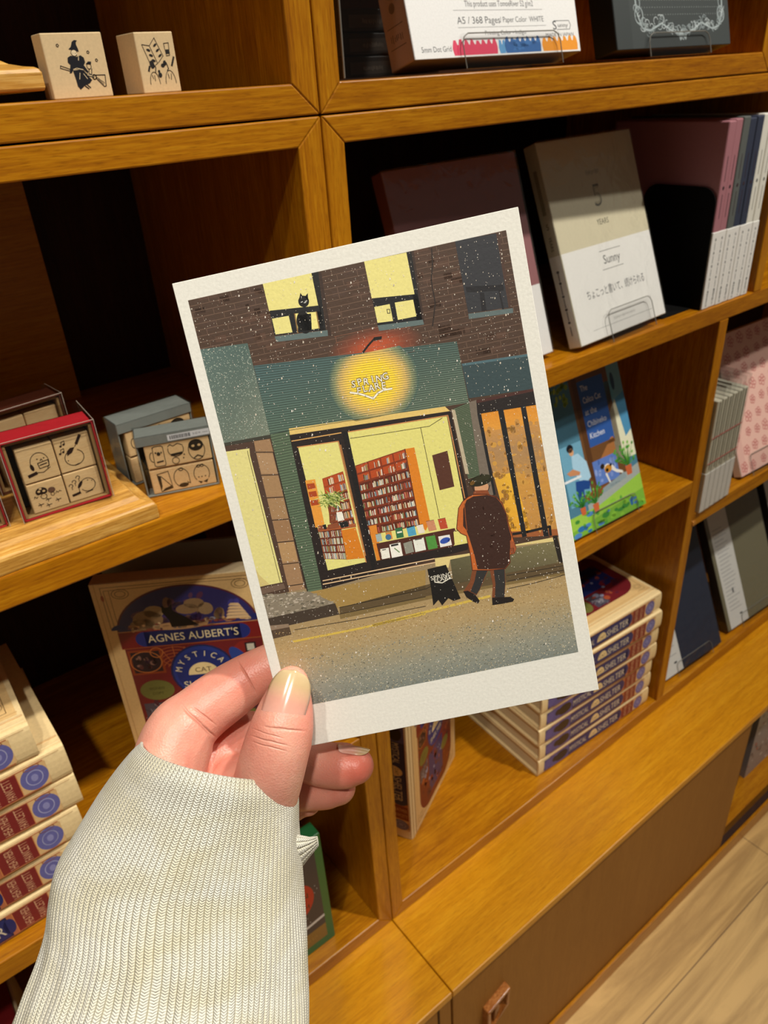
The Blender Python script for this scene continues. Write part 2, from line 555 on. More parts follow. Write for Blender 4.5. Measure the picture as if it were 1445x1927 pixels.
# ---------------------------------------------------------------- low sideboards under the bookcases
CY = 0.3196
def sideboard(label, x0, x1, handle=True, left=False):
    zt = -0.8276+H
    t0 = thing('sideboard', label, 'sideboard', (x0, CY, 0))
    w = x1-x0
    bm = bmesh.new(); box(bm, 0, w, 0, BY-CY, zt-0.0115, zt)
    obj('worktop', bm, WTOP, t0, bevel=0.0012)
    bm = bmesh.new(); box(bm, 0.001, 0.0165, 0.0015, BY-CY-0.01, 0.0, zt-0.0115)
    obj('side_panel', bm, WZ if left else WDOOR, t0, bevel=0.0006)
    bm = bmesh.new(); box(bm, w-0.0165, w-0.001, 0.0015, BY-CY-0.01, 0.0, zt-0.0115)
    obj('side_panel', bm, WDOOR, t0, bevel=0.0006)
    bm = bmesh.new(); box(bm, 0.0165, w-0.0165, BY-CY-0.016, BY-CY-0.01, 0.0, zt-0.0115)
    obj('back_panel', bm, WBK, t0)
    bm = bmesh.new(); box(bm, 0.0165, w-0.0165, 0.0, 0.0050, 0.0005, 0.034)
    obj('front_rail', bm, WX, t0, bevel=0.0010)
    bm = bmesh.new(); box(bm, 0.0165, w-0.0165, 0.0190, BY-CY-0.016, 0.012, 0.040)
    obj('bottom_board', bm, WX, t0, bevel=0.0008)
    bm = bmesh.new(); box(bm, 0.0165, w-0.0165, 0.0050, 0.0190, 0.0005, 0.016)
    obj('door_track', bm, WBK, t0)
    return t0, w, zt

s1, w1, zt = sideboard('low teak sideboard on the left, under the bookcase with the cream hardback stack', -0.80, XS-G, left=True)
bm = bmesh.new(); box(bm, 0.30, w1-0.0175, 0.003, 0.013, 0.017, zt-0.013)
d1 = obj('door', bm, WDOOR, s1, bevel=0.0008)
bm = bmesh.new(); box(bm, w1-0.0178, w1-0.0168, 0.002, 0.014, 0.0165, zt-0.012)
obj('door_gap_strip', bm, WBK, s1)

s2, w2, zt = sideboard('low teak sideboard on the right with a sliding door and carved wooden pull', XS+G, 1.60)
bm = bmesh.new(); box(bm, 0.0172, 0.8780-XS, 0.0058, 0.0155, 0.017, zt-0.0125)
d2 = obj('sliding_door', bm, WDOOR, s2, bevel=0.0008)
# carved pull: a slanted frame round a dark plate painted as the hollow's shade
hx, hz = 0.3460-XS, -0.948+H
bm = bmesh.new()
hw, hh = 0.0180, 0.0300
for pts in ([(-hw, hh*0.55), (-hw+0.005, hh*0.40), (hw-0.004, hh*0.75), (hw, hh*0.98)],
            [(-hw, hh*0.55), (-hw+0.005, hh*0.40), (-hw+0.006, -hh), (-hw, -hh)],
            [(hw, hh*0.98), (hw-0.004, hh*0.75), (hw-0.006, -hh*0.1), (hw-0.002, -hh*0.1)],
            [(-hw, -hh), (-hw+0.006, -hh), (hw-0.006, -hh*0.1), (hw-0.002, -hh*0.1)]):
    prism(bm, [(hx+a, hz+b) for a, b in pts], -0.0035, 0.008)
pl = obj('door_pull', bm, mat_wood('polished_pull', 'X', '#7a4218', '#9a5a26', '#b87a40', rough=0.22), d2, bevel=0.0014)
bm = bmesh.new()
prism(bm, [(hx-hw+0.004, hz-hh+0.006), (hx-hw+0.004, hz+hh*0.42), (hx+hw-0.004, hz+hh*0.75), (hx+hw-0.005, hz-hh*0.1)], 0.0044, 0.0061)
obj('hollow_shade', bm, mat_plain('painted_hollow_shade', '#1c0d05', rough=0.7), d2)  # flat dark plate stands for the shade in the hollow
bm = bmesh.new()
prism(bm, [(hx-0.004, hz+0.003), (hx+0.001, hz+0.008), (hx+0.004, hz+0.004), (hx+0.001, hz-0.012), (hx-0.006, hz-0.020)], -0.001, 0.0050)
obj('pull_tongue', bm, mat_wood('polished_tongue', 'Z', '#5e3010', '#7b461a', '#9a6030', rough=0.3), d2, bevel=0.001)

# ---------------------------------------------------------------- pictures on the covers
def scribble(a, x, y, w, h, c, l=2, seed=1, step=1.0, vertical=False):
    """print too small to read: little strokes in a row"""
    r = random.Random(seed); p = 0
    while p < (h if vertical else w):
        q = r.uniform(.35, .6)*step
        if vertical:
            a.rect(x+r.uniform(0, w*.3), y+p, x+w-r.uniform(0, w*.3), y+p+q*.6, c, l)
        else:
            a.rect(x+p, y+r.uniform(0, h*.3), x+p+q*.6, y+h-r.uniform(0, h*.3), c, l)
        p += q+r.uniform(.2, .7)*step
def cover_art(W=136.0, Hh=210.0, seed=3):
    """cream hardback front: arched night picture, title pill, round badge"""
    a = Art(); rnd = random.Random(seed)
    k = W/136.0; g = Hh/210.0
    def R_(u0, v0, u1, v1, c, l=1): a.rect(u0*k, v0*g, u1*k, v1*g, c, l)
    def E_(x, y, rx, ry, c, l=1, **q): a.ell(x*k, y*g, rx*k, ry*g, c, l, **q)
    a.rect(0.6, 0.6, W-0.6, Hh-0.6, '#dcb77c', 0)
    R_(3.5, 0, 4.3, 210, '#c49a62', 1)
    # main dark red field with rounded foot
    pts = [(14*k, 160*g), (124*k, 160*g)]
    for i in range(13):
        t = math.radians(-90*i/12); pts.append(((94+30*math.cos(t))*k, (38+32*math.sin(t))*g))
    for i in range(13):
        t = math.radians(-90-90*i/12); pts.append(((44+30*math.cos(t))*k, (38+32*math.sin(t))*g))
    a.poly(pts, '#6d1c22', 1)
    # arch picture
    E_(68, 160, 56, 43, '#5b2331', 1, a0=0, a1=180)
    E_(68, 160, 54.5, 41.5, '#2c2a63', 2, a0=0, a1=180)
    for i in range(60):
        t = rnd.uniform(15, 165); r = rnd.uniform(0, .92)
        x = 68+54*r*math.cos(math.radians(t)); y = 160+41*r*math.sin(math.radians(t))
        w = rnd.uniform(2, 7)
        if y-w < 160.5 or (x-68)**2/54**2+(y+w-160)**2/41**2 > 0.93: continue
        c = rnd.choice(['#3a2f60', '#443067', '#5c3a55', '#7b5a4a', '#332c5c', '#8a6d4d', '#57304e'])
        if x > 95 and y > 172: c = '#3d3a86'
        E_(x, y, w, w*0.6, c, 3, n=9, rot=rnd.uniform(0, 90))
    for (x, y, rx, ry) in ((38, 172, 12, 9), (44, 179, 8, 6), (33, 167, 10, 6), (76, 184, 8, 5), (70, 179, 9, 5), (84, 178, 6, 6)):
        E_(x, y, rx, ry, rnd.choice(['#9b7f5c', '#8d6f4e', '#a88d68']), 4, n=14)
    for i in range(50):
        x = rnd.uniform(20, 118); y = rnd.uniform(161.5, 168)
        E_(x, y, rnd.uniform(1, 3.4), rnd.uniform(.7, 1.8), rnd.choice(['#a2704a', '#c99a6a', '#6b2f4b', '#7a3d2e', '#8f8f9b', '#d4b48a']), 5, n=8)
    # open books at the right
    for i in range(5):
        a.poly([((98+i)*k, (166+i*3.2)*g), ((118-i*1.5)*k, (165+i*3.1)*g), ((116-i*1.5)*k, (168+i*3.1)*g), ((100+i)*k, (168.6+i*3.1)*g)], '#d6b384', 6)
    # black cat on a cushion
    E_(62, 163.5, 22, 4, '#b58a5f', 5)
    a.poly([(p[0]*k, p[1]*g) for p in [(50, 178), (51, 185), (53, 182), (56, 182.4), (58.5, 185), (58.5, 179), (62, 176), (68, 171), (74, 165), (76, 162.5), (55, 162.5), (54, 170)]], '#0d0a0e', 7)
    # side knobs and band
    E_(14, 164, 6, 5, '#1d2767', 3, a0=0, a1=180); E_(122, 164, 6, 5, '#1d2767', 3, a0=0, a1=180)
    R_(12, 144, 126, 162, '#7a1a1c', 3)
    R_(12, 161.2, 126, 162, '#c48a55', 4); R_(12, 144, 126, 144.7, '#a0562c', 4)
    for x in (32, 108): E_(x, 152.6, 7.6, 7.6, '#1b2a73', 4)
    R_(32, 145, 108, 160.2, '#141d52', 4)
    a.text("AGNES AUBERT'S", 70*k, 152.6*g, 7.6*g, '#e8d6a6', 5, width=72*k)
    # lattice and side pictures
    R_(15, 116, 42, 142, '#8c3a1c', 2); R_(17, 118, 40, 140, '#271722', 3)
    for i in range(18):
        E_(rnd.uniform(20, 37), rnd.uniform(121, 137), rnd.uniform(1, 3), rnd.uniform(1, 3), rnd.choice(['#1c0f18', '#5a2d2f', '#3b2334', '#8c6558']), 4, n=9)
    a.arc(28*k, 129*g, 12.5*k, 11*g, .7, '#cf7a3c', 5)
    a.arc(38*k, 138*g, 5*k, 5*g, .7, '#cf7a3c', 5)
    for i in range(7):
        a.arc(52*k, 118*g, (5+3.2*i)*k, (5+3.2*i)*g, .5, '#c06a3a', 2, a0=20, a1=150)
    for i in range(6):
        t = math.radians(25+22*i); a.line([((52+4*math.cos(t))*k, (118+4*math.sin(t))*g), ((52+25*math.cos(t))*k, (118+25*math.sin(t))*g)], .5, '#c06a3a', 2)
    # round badge
    E_(72, 114, 26.5, 28.5, '#16204f', 4); E_(72, 114, 24.8, 26.8, '#1d3480', 5); E_(72, 113, 22, 24, '#182a6c', 6)
    for i, ch in enumerate('MYSTICAL'):
        t = math.radians(163-146*i/7)
        a.text(ch, (72+20.5*math.cos(t))*k, (112+21*math.sin(t))*g, 5.6*g, '#ecdcae', 8, rot=math.degrees(t)-90, sx=.9)
    E_(72, 111, 12.5, 12.5, '#e8cf95', 7, a0=0, a1=180); a.text('CAT', 72*k, 116*g, 5*g, '#4a2b1c', 8)
    a.text('SHELTER', 72*k, 101*g, 7*g, '#ecdcae', 8, width=36*k)
    E_(108, 118, 12, 24, '#852221', 3); E_(104, 122, 6, 16, '#25408c', 4, rot=25)
    R_(109, 130, 118, 140, '#2a1722', 4); R_(110.5, 131.5, 116.5, 138.5, '#c9c2b0', 5)
    # olive seal, silver cat, lower picture
    E_(31, 98, 14, 11, '#6b6a34', 6); a.text('SIGNED', 31*k, 100*g, 2.6*g, '#2f3015', 7); a.text('COPY', 31*k, 94.5*g, 2.6*g, '#2f3015', 7)
    R_(17, 62, 42, 84, '#4a4450', 3)
    for i in range(26):
        x, y = rnd.uniform(20, 40), rnd.uniform(64, 80)
        a.line([(x*k, y*g), ((x+rnd.uniform(-5, 3))*k, (y+rnd.uniform(3, 6))*g)], .5, rnd.choice(['#8c8790', '#b8b2b4', '#2a2530']), 4)
    R_(46, 20, 92, 84, '#1c2a63', 3)
    for i in range(60):
        E_(rnd.uniform(24, 116), rnd.uniform(16, 84), rnd.uniform(1.5, 5), rnd.uniform(1.5, 5), rnd.choice(['#561a2d', '#7d2330', '#2b2a5c', '#a0492c', '#49202f', '#8d8fa6']), 4, n=9)
    E_(100, 60, 12, 9, '#6b6a34', 5)
    # brown scrollwork in the corners
    for sx in (1, -1):
        cx = 68+sx*46
        for r in (4, 6.5):
            a.arc(cx*k, 199*g, r*k, r*.7*g, .45, '#5b3a1a', 2)
        a.line([((68-sx*10)*k, 206*g), ((68+sx*60)*k, 206*g), ((68+sx*60)*k, 165*g)], .5, '#6b4822', 2)
        a.line([((68-sx*4)*k, 204*g), ((68+sx*58)*k, 203*g), ((68+sx*57)*k, 168*g)], .4, '#6b4822', 2)
        a.line([((68+sx*54)*k, 203*g), ((68+sx*54)*k, 172*g)], .4, '#6b4822', 2)
        a.line([((68+sx*61)*k, 20*g), ((68+sx*61)*k, 6*g), ((68+sx*20)*k, 6*g)], .5, '#6b4822', 2)
        for r in (3, 5): a.arc((68+sx*52)*k, 12*g, r*k, r*g, .4, '#6b4822', 2)
        E_(68+sx*60, 196, 1.2, 3, '#a04a20', 3)
    return a

def spine_art(Ln=220.0, T=29.0):
    """hardback spine lying on its side; the foot of the spine is at the right end"""
    a = Art()
    q = T/29.0
    def X(p): return p/220.0*Ln
    def R_(x0, y0, x1, y1, c, l=1): a.rect(X(x0), y0*q, X(x1), y1*q, c, l)
    R_(20, 3, 205, 26, '#b56a44', 1)
    R_(10, 4.5, 20, 24.5, '#2b2d68', 1)
    R_(162, 4, 187, 25, '#7a2024', 2)
    for i, y in enumerate((10.0, 19.0)):
        a.text('HEATHER' if not i else 'FAWCETT', X(170 if not i else 180), 14.5*q, 5.6*q, '#cf9f7a', 3, width=19*q, rot=90)
    a.line([(X(162), 4*q), (X(162), 25*q)], .5, '#d0844c', 3); a.line([(X(187), 4*q), (X(187), 25*q)], .5, '#d0844c', 3)
    R_(187.3, 4, 206, 25, '#d8b27c', 2)
    a.ell(X(197), 14.5*q, X(9), 10.6*q, '#6263a0', 3); a.arc(X(197), 14.5*q, X(5.2), 6.4*q, .6, '#a9aacd', 4); a.ell(X(197), 14.5*q, X(2.2), 3.2*q, '#8a8bbd', 4)
    a.arc(X(197), 24*q, X(5), 1.6*q, .5, '#8c4a24', 4)
    # blue title panel
    R_(56, 3.6, 158, 25.4, '#131a42', 2); R_(57.5, 5, 156.5, 24, '#172663', 3)
    a.ell(X(158), 14.5*q, X(4), 8*q, '#172663', 3)
    a.text('SHELTER', X(134), 14*q, 10.5*q, '#d9cdb0', 5, width=X(41))
    a.ell(X(104), 9*q, X(8.5), 12*q, '#e7cb92', 4, a0=0, a1=180); a.text('CAT', X(104), 13.5*q, 4*q, '#4a2b1c', 5)
    a.text('MYSTICAL', X(74), 14*q, 9*q, '#d9cdb0', 5, width=X(33))
    # dark figure and purple end
    R_(20, 3.6, 56, 25.4, '#4c4a86', 2)
    a.ell(X(42), 14*q, X(12), 8.5*q, '#141018', 3); a.ell(X(30), 15*q, X(5), 5*q, '#18131c', 4)
    a.ell(X(16), 14.5*q, X(6), 9*q, '#544f8e', 3)
    a.line([(X(4), 2*q), (X(216), 2*q)], .4, '#a5703f', 2); a.line([(X(4), 27*q), (X(216), 27*q)], .4, '#a5703f', 2)
    return a

COVER_ART, SPINE_ART = cover_art(), spine_art()
CREAM = '#e6cc98'
def hardback_meshes(L=0.220, Wd=0.144, T=0.0286):
    """lying flat: spine along x at y=0, pages towards +y; boards overhang the paper block"""
    bm = bmesh.new(); collayer(bm)
    th = 0.0026
    sp = 0.0045
    box(bm, 0, L, sp, Wd, T-th, T, CREAM); box(bm, 0, L, sp, Wd, 0, th, CREAM)
    # rounded spine
    n = 8
    prof = []
    for i in range(n+1):
        t = -math.pi/2+math.pi*i/n
        prof.append((sp-0.0040*max(0, math.cos(t))**0.45, T/2+T/2*math.sin(t)*0.985))
    prev = None
    c = lin(CREAM); lay = collayer(bm)
    inner = [(y+0.0022, z*0.9+T*0.05) for y, z in prof]
    loop = prof+inner[::-1]
    A = [bm.verts.new((0, y, z)) for y, z in loop]; B = [bm.verts.new((L, y, z)) for y, z in loop]
    fs = [bm.faces.new((A[i], A[(i+1) % len(A)], B[(i+1) % len(A)], B[i])) for i in range(len(A))]
    for i in range(n):
        fs.append(bm.faces.new((A[i], A[len(A)-1-i], A[len(A)-2-i], A[i+1])))
        fs.append(bm.faces.new((B[i], B[i+1], B[len(A)-2-i], B[len(A)-1-i])))
    bmesh.ops.recalc_face_normals(bm, faces=fs)
    paint(bm, fs, CREAM)
    # hinge groove ridges
    for z in (T, 0):
        tube(bm, [(0.001, sp+0.0015, z), (L-0.001, sp+0.0015, z)], 0.0011, 8, color=CREAM)
        tube(bm, [(0.001, sp+0.0080, z+(0.0004 if z else -0.0004)), (L-0.001, sp+0.0080, z+(0.0004 if z else -0.0004))], 0.0006, 6, color='#cda873')
    y0 = sp-0.0040-0.00005
    SPINE_ART.lay(bm, lambda u, v, z: (u/1000, y0-z, v/1000*T/0.029), eps=1.5e-5)
    me = bpy.data.meshes.new('cover'); bm.to_mesh(me); bm.free(); me.materials.append(COVER)
    bm = bmesh.new(); collayer(bm)
    COVER_ART.lay(bm, lambda u, v, z: (L-0.003-v/1000*(L-0.006)/0.210, 0.0150+u/1000*(Wd-0.018)/0.136, T+0.00005+z), eps=1.5e-5)
    mt = bpy.data.meshes.new('cover_picture'); bm.to_mesh(mt); bm.free(); mt.materials.append(COVER)
    bm = bmesh.new(); box(bm, 0.0035, L-0.0035, sp+0.001, Wd-0.0035, th, T-th)
    mp = bpy.data.meshes.new('page_block'); bm.to_mesh(mp); bm.free(); mp.materials.append(PAGESM)
    return me, mt, mp

def mat_pages():
    m, nt, b = new_mat('paper_edges')
    geo = nt.nodes.new('ShaderNodeTexCoord')
    mp = nt.nodes.new('ShaderNodeMapping'); mp.inputs['Scale'].default_value = (4, 4, 2600)
    nt.links.new(geo.outputs['Object'], mp.inputs[0])
    n = nt.nodes.new('ShaderNodeTexNoise'); n.inputs['Scale'].default_value = 1; n.inputs['Detail'].default_value = 2
    nt.links.new(mp.outputs[0], n.inputs['Vector'])
    cr = nt.nodes.new('ShaderNodeValToRGB')
    cr.color_ramp.elements[0].position = .35; cr.color_ramp.elements[0].color = lin('#b39a70')
    cr.color_ramp.elements[1].position = .65; cr.color_ramp.elements[1].color = lin('#e3cfa4')
    nt.links.new(n.outputs['Fac'], cr.inputs[0]); nt.links.new(cr.outputs[0], b.inputs['Base Color'])
    b.inputs['Roughness'].default_value = 0.8
    return m
PAGESM = mat_pages()
HB = hardback_meshes()
def hardback(label, loc, rot=(0, 0, 0), group=None, picture=True, T=0.0286):
    t = thing('hardback_book', label, 'book', loc, rot, group)
    for nm, me, on in (('cover', HB[0], True), ('page_block', HB[2], True)):
        o = bpy.data.objects.new(nm, me); link(o, t)
    if picture:
        o = bpy.data.objects.new('cover_picture', HB[1]); link(o, t)
    return t

# right stack, seven high
rs = random.Random(5)
order = ['bottom', 'second from bottom', 'third from bottom', 'middle', 'third from top', 'second from top']
for i in range(7):
    lab = ('cream hardback with illustrated cover, topmost of the stack of seven on the right' if i == 6 else
           'cream hardback lying in the right-hand stack of seven, %s' % order[i])
    hardback(lab, (0.5385+rs.uniform(-.0015, .0015)-0.0005*i, 0.4370+rs.uniform(-.001, .001), H-0.8080+0.02845*i), (0, 0, math.radians(-3.0+rs.uniform(-.6, .6))), 'stack of seven cream hardbacks on the right', picture=(i == 6))
# left stack, six high
order = ['bottom', 'second from bottom', 'third from bottom', 'third from top', 'second from top']
offs = [0.020, 0.020, 0.026, 0.0315, 0.0317, 0.0170]
for i in range(6):
    lab = ('cream hardback with embossed scrollwork, topmost of the left-hand stack of six' if i == 5 else
           'cream hardback lying in the left-hand stack of six, %s' % order[i])
    yw = math.radians([1, -1, 0.5, -1.2, 0.6, -1.5][i])
    Lb = 0.220
    hardback(lab, (offs[i]-Lb*math.cos(yw), 0.4330-Lb*math.sin(yw), H-0.5250+0.0290*i), (0, 0, yw), 'stack of six cream hardbacks on the left', picture=(i == 5))

# a copy standing open to the room at the left wall of the right-hand case
t = hardback('cream hardback standing upright with spine outward, left of the right-hand stack', (0.35194, 0.47221, H-0.8080), (0, 0, 0), None)
Rm = Matrix(((0, -0.444, 0.896), (0, 0.0, 0.0), (0, 0, 0)))
# local x (head to foot of spine) points down, local y (spine to fore-edge) along the floor, local z out of the cover
cd = Vector((0.1290, 0.0642, 0)).normalized(); cn = Vector((cd.y, -cd.x, 0)); dn = Vector((0, 0, -1))
Mx = Matrix((( dn.x, cd.x, cn.x), (dn.y, cd.y, cn.y), (dn.z, cd.z, cn.z))).to_4x4()
org = Vector((0.35194, 0.47221, H-0.8080))+Vector((0, 0, 0.2204))-cn*0.0286
t.matrix_world = Matrix.Translation(org) @ Mx

def leaning(name, label, cat, x, y, z, yaw, tilt, w, h, t, body, art, mat=None, group=None, spine=None, side='#d8d2c4', spine_art_=None, eps=2e-5):
    """a book or boxed notebook leaning back; local x along its width, z up its height, y into its thickness"""
    e = thing(name, label, cat, (x, y, z+H), (-math.radians(tilt), 0, math.radians(yaw)), group)
    bm = bmesh.new(); collayer(bm)
    fs = box(bm, 0, w, 0, t, 0, h, body)
    # paper sides on three edges, cover colour at the spine edge (left)
    paint(bm, [fs[1], fs[4], fs[5]], side)
    paint(bm, [fs[0]], spine or body)
    o = obj('cover', bm, mat or PRINT, e, bevel=0.0010)
    bm = bmesh.new(); collayer(bm)
    art.lay(bm, lambda u, v, l: (u/1000, -0.00006-l, v/1000), eps=eps)
    if spine_art_ is not None:
        spine_art_.lay(bm, lambda u, v, l: (-0.00006-l, t-u/1000, v/1000), eps=eps)
    obj('cover_picture', bm, mat or PRINT, e)
    return e

# ---- the display copy behind the hand
e_ = leaning('hardback_book', 'cream hardback displayed face out behind the hand, with arched night picture', 'book',
             0.0895, 0.5130, -0.5245, -33.6, 1.5, 0.1360, 0.2035, 0.0150, CREAM, cover_art(136, 203.5), COVER, side='#d9c49a', spine='#d9b67e')
bm = bmesh.new(); box(bm, -0.004, 0.1400, 0.048, 0.051, 0, 0.208); box(bm, -0.004, 0.14, 0.020, 0.05, 0, 0.003)
tb = obj('display_board', bm, mat_plain('grey_board', '#8f8b78', rough=0.8, noise=0.08, nscale=90))
tb.location = (0.0895+0.0, 0.5130, H-0.5245); tb.rotation_euler = (0, 0, math.radians(-33.6))
tag(tb, 'grey card display board standing behind the displayed cream hardback', 'display board')

# ---------------------------------------------------------------- stamp blocks on the top shelf
def line_art_witch():
    a = Art(); K = '#17181f'
    # box 30 x 27.5
    a.poly([(12.4, 20.9), (15.3, 20.2), (17.2, 19.7), (17.1, 20.9), (16.6, 22.6), (16.7, 23.6), (17.5, 24.4), (16.1, 24.6), (14.8, 23.9), (13.8, 21.9)], K, 1)
    a.ell(14.7, 19.3, 1.45, 1.35, '#e8d3ac', 2); a.arc(14.7, 19.3, 1.45, 1.35, .22, K, 3); a.line([(13.9, 19.3), (14.2, 19.1)], .15, K, 4); a.line([(15.1, 19.1), (15.5, 19.1)], .15, K, 4)
    a.line([(16.0, 19.2), (16.4, 17.5), (16.1, 16.2)], .35, '#e8d3ac', 4)
    a.poly([(11.0, 17.4), (12.6, 18.2), (15.5, 17.6), (17.6, 18.2), (19.0, 17.2), (19.2, 15.2), (18.2, 14.0), (19.9, 11.2), (19.4, 10.5), (17.2, 12.6), (12.8, 12.6), (11.3, 10.9), (10.3, 10.9), (11.6, 14.4), (10.6, 15.4)], K, 1)
    a.poly([(12.2, 11.9), (17.2, 12.4), (19.6, 9.0), (20.8, 7.6), (19.3, 6.2), (16.6, 5.4), (14.0, 3.7), (12.9, 5.2), (12.7, 8.4)], K, 1)
    a.line([(15.4, 10.8), (14.6, 8.2)], .3, '#d9c59d', 2); a.line([(17.2, 10.4), (18.6, 8.2)], .3, '#d9c59d', 2); a.line([(12.6, 12.4), (14.4, 12.9), (17.4, 12.1)], .35, '#d9c59d', 2)
    a.line([(17.6, 5.8), (19.2, 4.3)], .5, K, 2); a.line([(16.6, 5.2), (18.2, 3.9)], .5, K, 2)
    a.line([(6.3, 13.2), (11.5, 11.6)], .28, K, 2); a.line([(6.6, 14.2), (11.2, 12.5)], .28, K, 2); a.line([(6.3, 13.2), (6.6, 14.2)], .28, K, 2)
    a.line([(18.8, 9.9), (22, 9.0)], .9, K, 1); a.line([(19, 9.9), (21.8, 9.1)], .4, '#e0cba2', 2)
    a.arc(22.3, 8.8, .9, 1.0, .4, K, 2)
    a.line([(23.2, 9.6), (28.0, 9.5), (27.4, 4.6), (26.4, 4.5), (23.4, 7.8), (23.2, 9.6)], .35, K, 2); a.line([(23.6, 8.6), (27, 6)], .2, K, 2); a.line([(24, 7.9), (26.4, 5.4)], .2, K, 2)
    a.arc(20.7, 13.5, 1.1, 1.2, .25, K, 2); a.poly([(19.3, 14.4), (21.9, 14.2), (22.3, 15.4), (20.6, 15.5)], K, 2); a.line([(20.4, 12.2), (20.0, 10.2), (21.2, 10.0), (21.8, 12.4)], .3, K, 2)
    for x, y in ((7.4, 22.6), (21.7, 19.4), (25.2, 15.9)):
        a.arc(x, y, .6, .6, .3, '#3b352c', 2, n=5)
    return a

def line_art_desk():
    a = Art(); K = '#24211f'
    L_ = lambda p, w=.26: a.line(p, w, K, 2)
    L_([(3.3, 20.6), (7.2, 20.0), (10.0, 12.6), (7.6, 11.2), (6.2, 12.0), (3.3, 20.6)])
    L_([(7.2, 20.0), (10.4, 23.2), (13.6, 15.6), (10.4, 12.8)])
    for i in range(3):
        a.ell(6.3+i*.9, 18.2-i*2.2, 1.1, .55, K, 2, rot=-20, n=8); a.ell(10.2+i*.9, 20.2-i*2.2, 1.1, .5, K, 2, rot=30, n=8)
    L_([(15.0, 20.8), (17.6, 21.0), (17.3, 15.8), (15.5, 15.6), (15.0, 20.8)]); a.rect(15.5, 16.4, 17.2, 18.2, K, 2)
    L_([(17.5, 11.4), (19.2, 14.9)], .9); L_([(4.6, 9.6), (5.4, 11.4)], .9)
    a.ell(6.9, 12.2, 1.2, 1.7, K, 3, rot=15); L_([(6.6, 10.6), (7.6, 12.0), (8.6, 11.0), (8.0, 8.6)], .4)
    a.arc(7.0, 3.8, 2.6, 5.2, .26, K, 2, a0=0, a1=180); L_([(6.4, 6.2), (5.9, 7.8)]); L_([(7.2, 5.2), (7.2, 7.6)])
    a.ell(10.3, 7.6, 1.0, 1.1, K, 2); a.ell(10.0, 9.2, .6, .6, K, 2)
    a.ell(12.6, 11.6, 1.1, .9, K, 2, n=7); a.ell(13.8, 12.6, .9, 1.2, K, 2, n=7); L_([(14.6, 12.8), (15.4, 10.2), (14.6, 9.4)], .4)
    a.arc(15.6, 3.8, 2.8, 5.6, .26, K, 2, a0=0, a1=180); L_([(15.0, 6.0), (14.6, 8.0)]); L_([(16.0, 5.4), (16.4, 8.0)])
    return a

def stamp_block(label, x, y, z, w, d, h, art, sx=1.0, sy=1.0):
    t = thing('rubber_stamp', label, 'stamp', (x, y, z+H), (0, 0, 0), 'stamp blocks on the top shelf')
    bm = bmesh.new(); box(bm, 0, w, 0, d, 0, h)
    obj('block', bm, BLOCK, t, bevel=0.0005)
    bm = bmesh.new()
    art.lay(bm, lambda u, v, l: (u/1000*sx, -0.0001-l, v/1000*sy))
    obj('printed_drawing', bm, PRINT, t)
    bm = bmesh.new(); box(bm, 0.001, w-0.001, d, d+0.0018, 0.001, h-0.001)
    obj('rubber_face', bm, mat_plain('pink_rubber', '#a8616b', rough=0.8), t, bevel=0.0004)
stamp_block('speckled stamp block printed with a witch riding a broomstick', 0.1300, 0.430, -0.0005, 0.0297, 0.014, 0.0277, line_art_witch(), sx=0.98)
stamp_block('speckled stamp block printed with an open book and two gloved hands', 0.1762, 0.4300, -0.0005, 0.0210, 0.0240, 0.0272, line_art_desk(), sx=1.02, sy=1.06)

def ogee_tray(label, x0, x1, y0, y1, z0, hgt, inset, feet=False):
    t = thing('wooden_riser', label, 'riser', ((x0+x1)/2, (y0+y1)/2, z0+H))
    hx_, hy_ = (x1-x0)/2, (y1-y0)/2
    prof = [(0.03, 0.0), (0.0, 0.08), (0.0, 0.42), (0.04, 0.50), (0.12, 0.55), (0.34, 0.585), (0.56, 0.65), (0.74, 0.77), (0.84, 0.90), (0.90, 0.97), (1.0, 1.0)]
    bm = bmesh.new(); rings = []
    for a_, b_ in prof:
        i = inset*a_; z = hgt*b_
        rings.append([bm.verts.new((sx*(hx_-i), sy*(hy_-i), z)) for sx, sy in ((-1, -1), (1, -1), (1, 1), (-1, 1))])
    bm.faces.new(rings[0][::-1]); bm.faces.new(rings[-1])
    for A, B in zip(rings, rings[1:]):
        for k in range(4):
            bm.faces.new((A[k], A[(k+1) % 4], B[(k+1) % 4], B[k]))
    obj('moulded_board', bm, OAK, t, bevel=0.0007)
    if feet:
        for sx in (-1, 1):
            for sy in (-1, 1):
                bm = bmesh.new(); box(bm, sx*(hx_-0.03)-0.006, sx*(hx_-0.03)+0.006, sy*(hy_-0.02)-0.006, sy*(hy_-0.02)+0.006, -0.0042, 0.0)
                obj('foot', bm, WBK, t)
    return t
ogee_tray('light oak moulded riser at the top left, left of the witch stamp', -0.10, 0.1275, 0.431, 0.60, 0.0037, 0.0185, 0.020, feet=True)
ogee_tray('light oak moulded riser carrying the red stamp boxes', -0.16, 0.1290, 0.4205, 0.585, -0.2345, 0.0210, 0.0125)

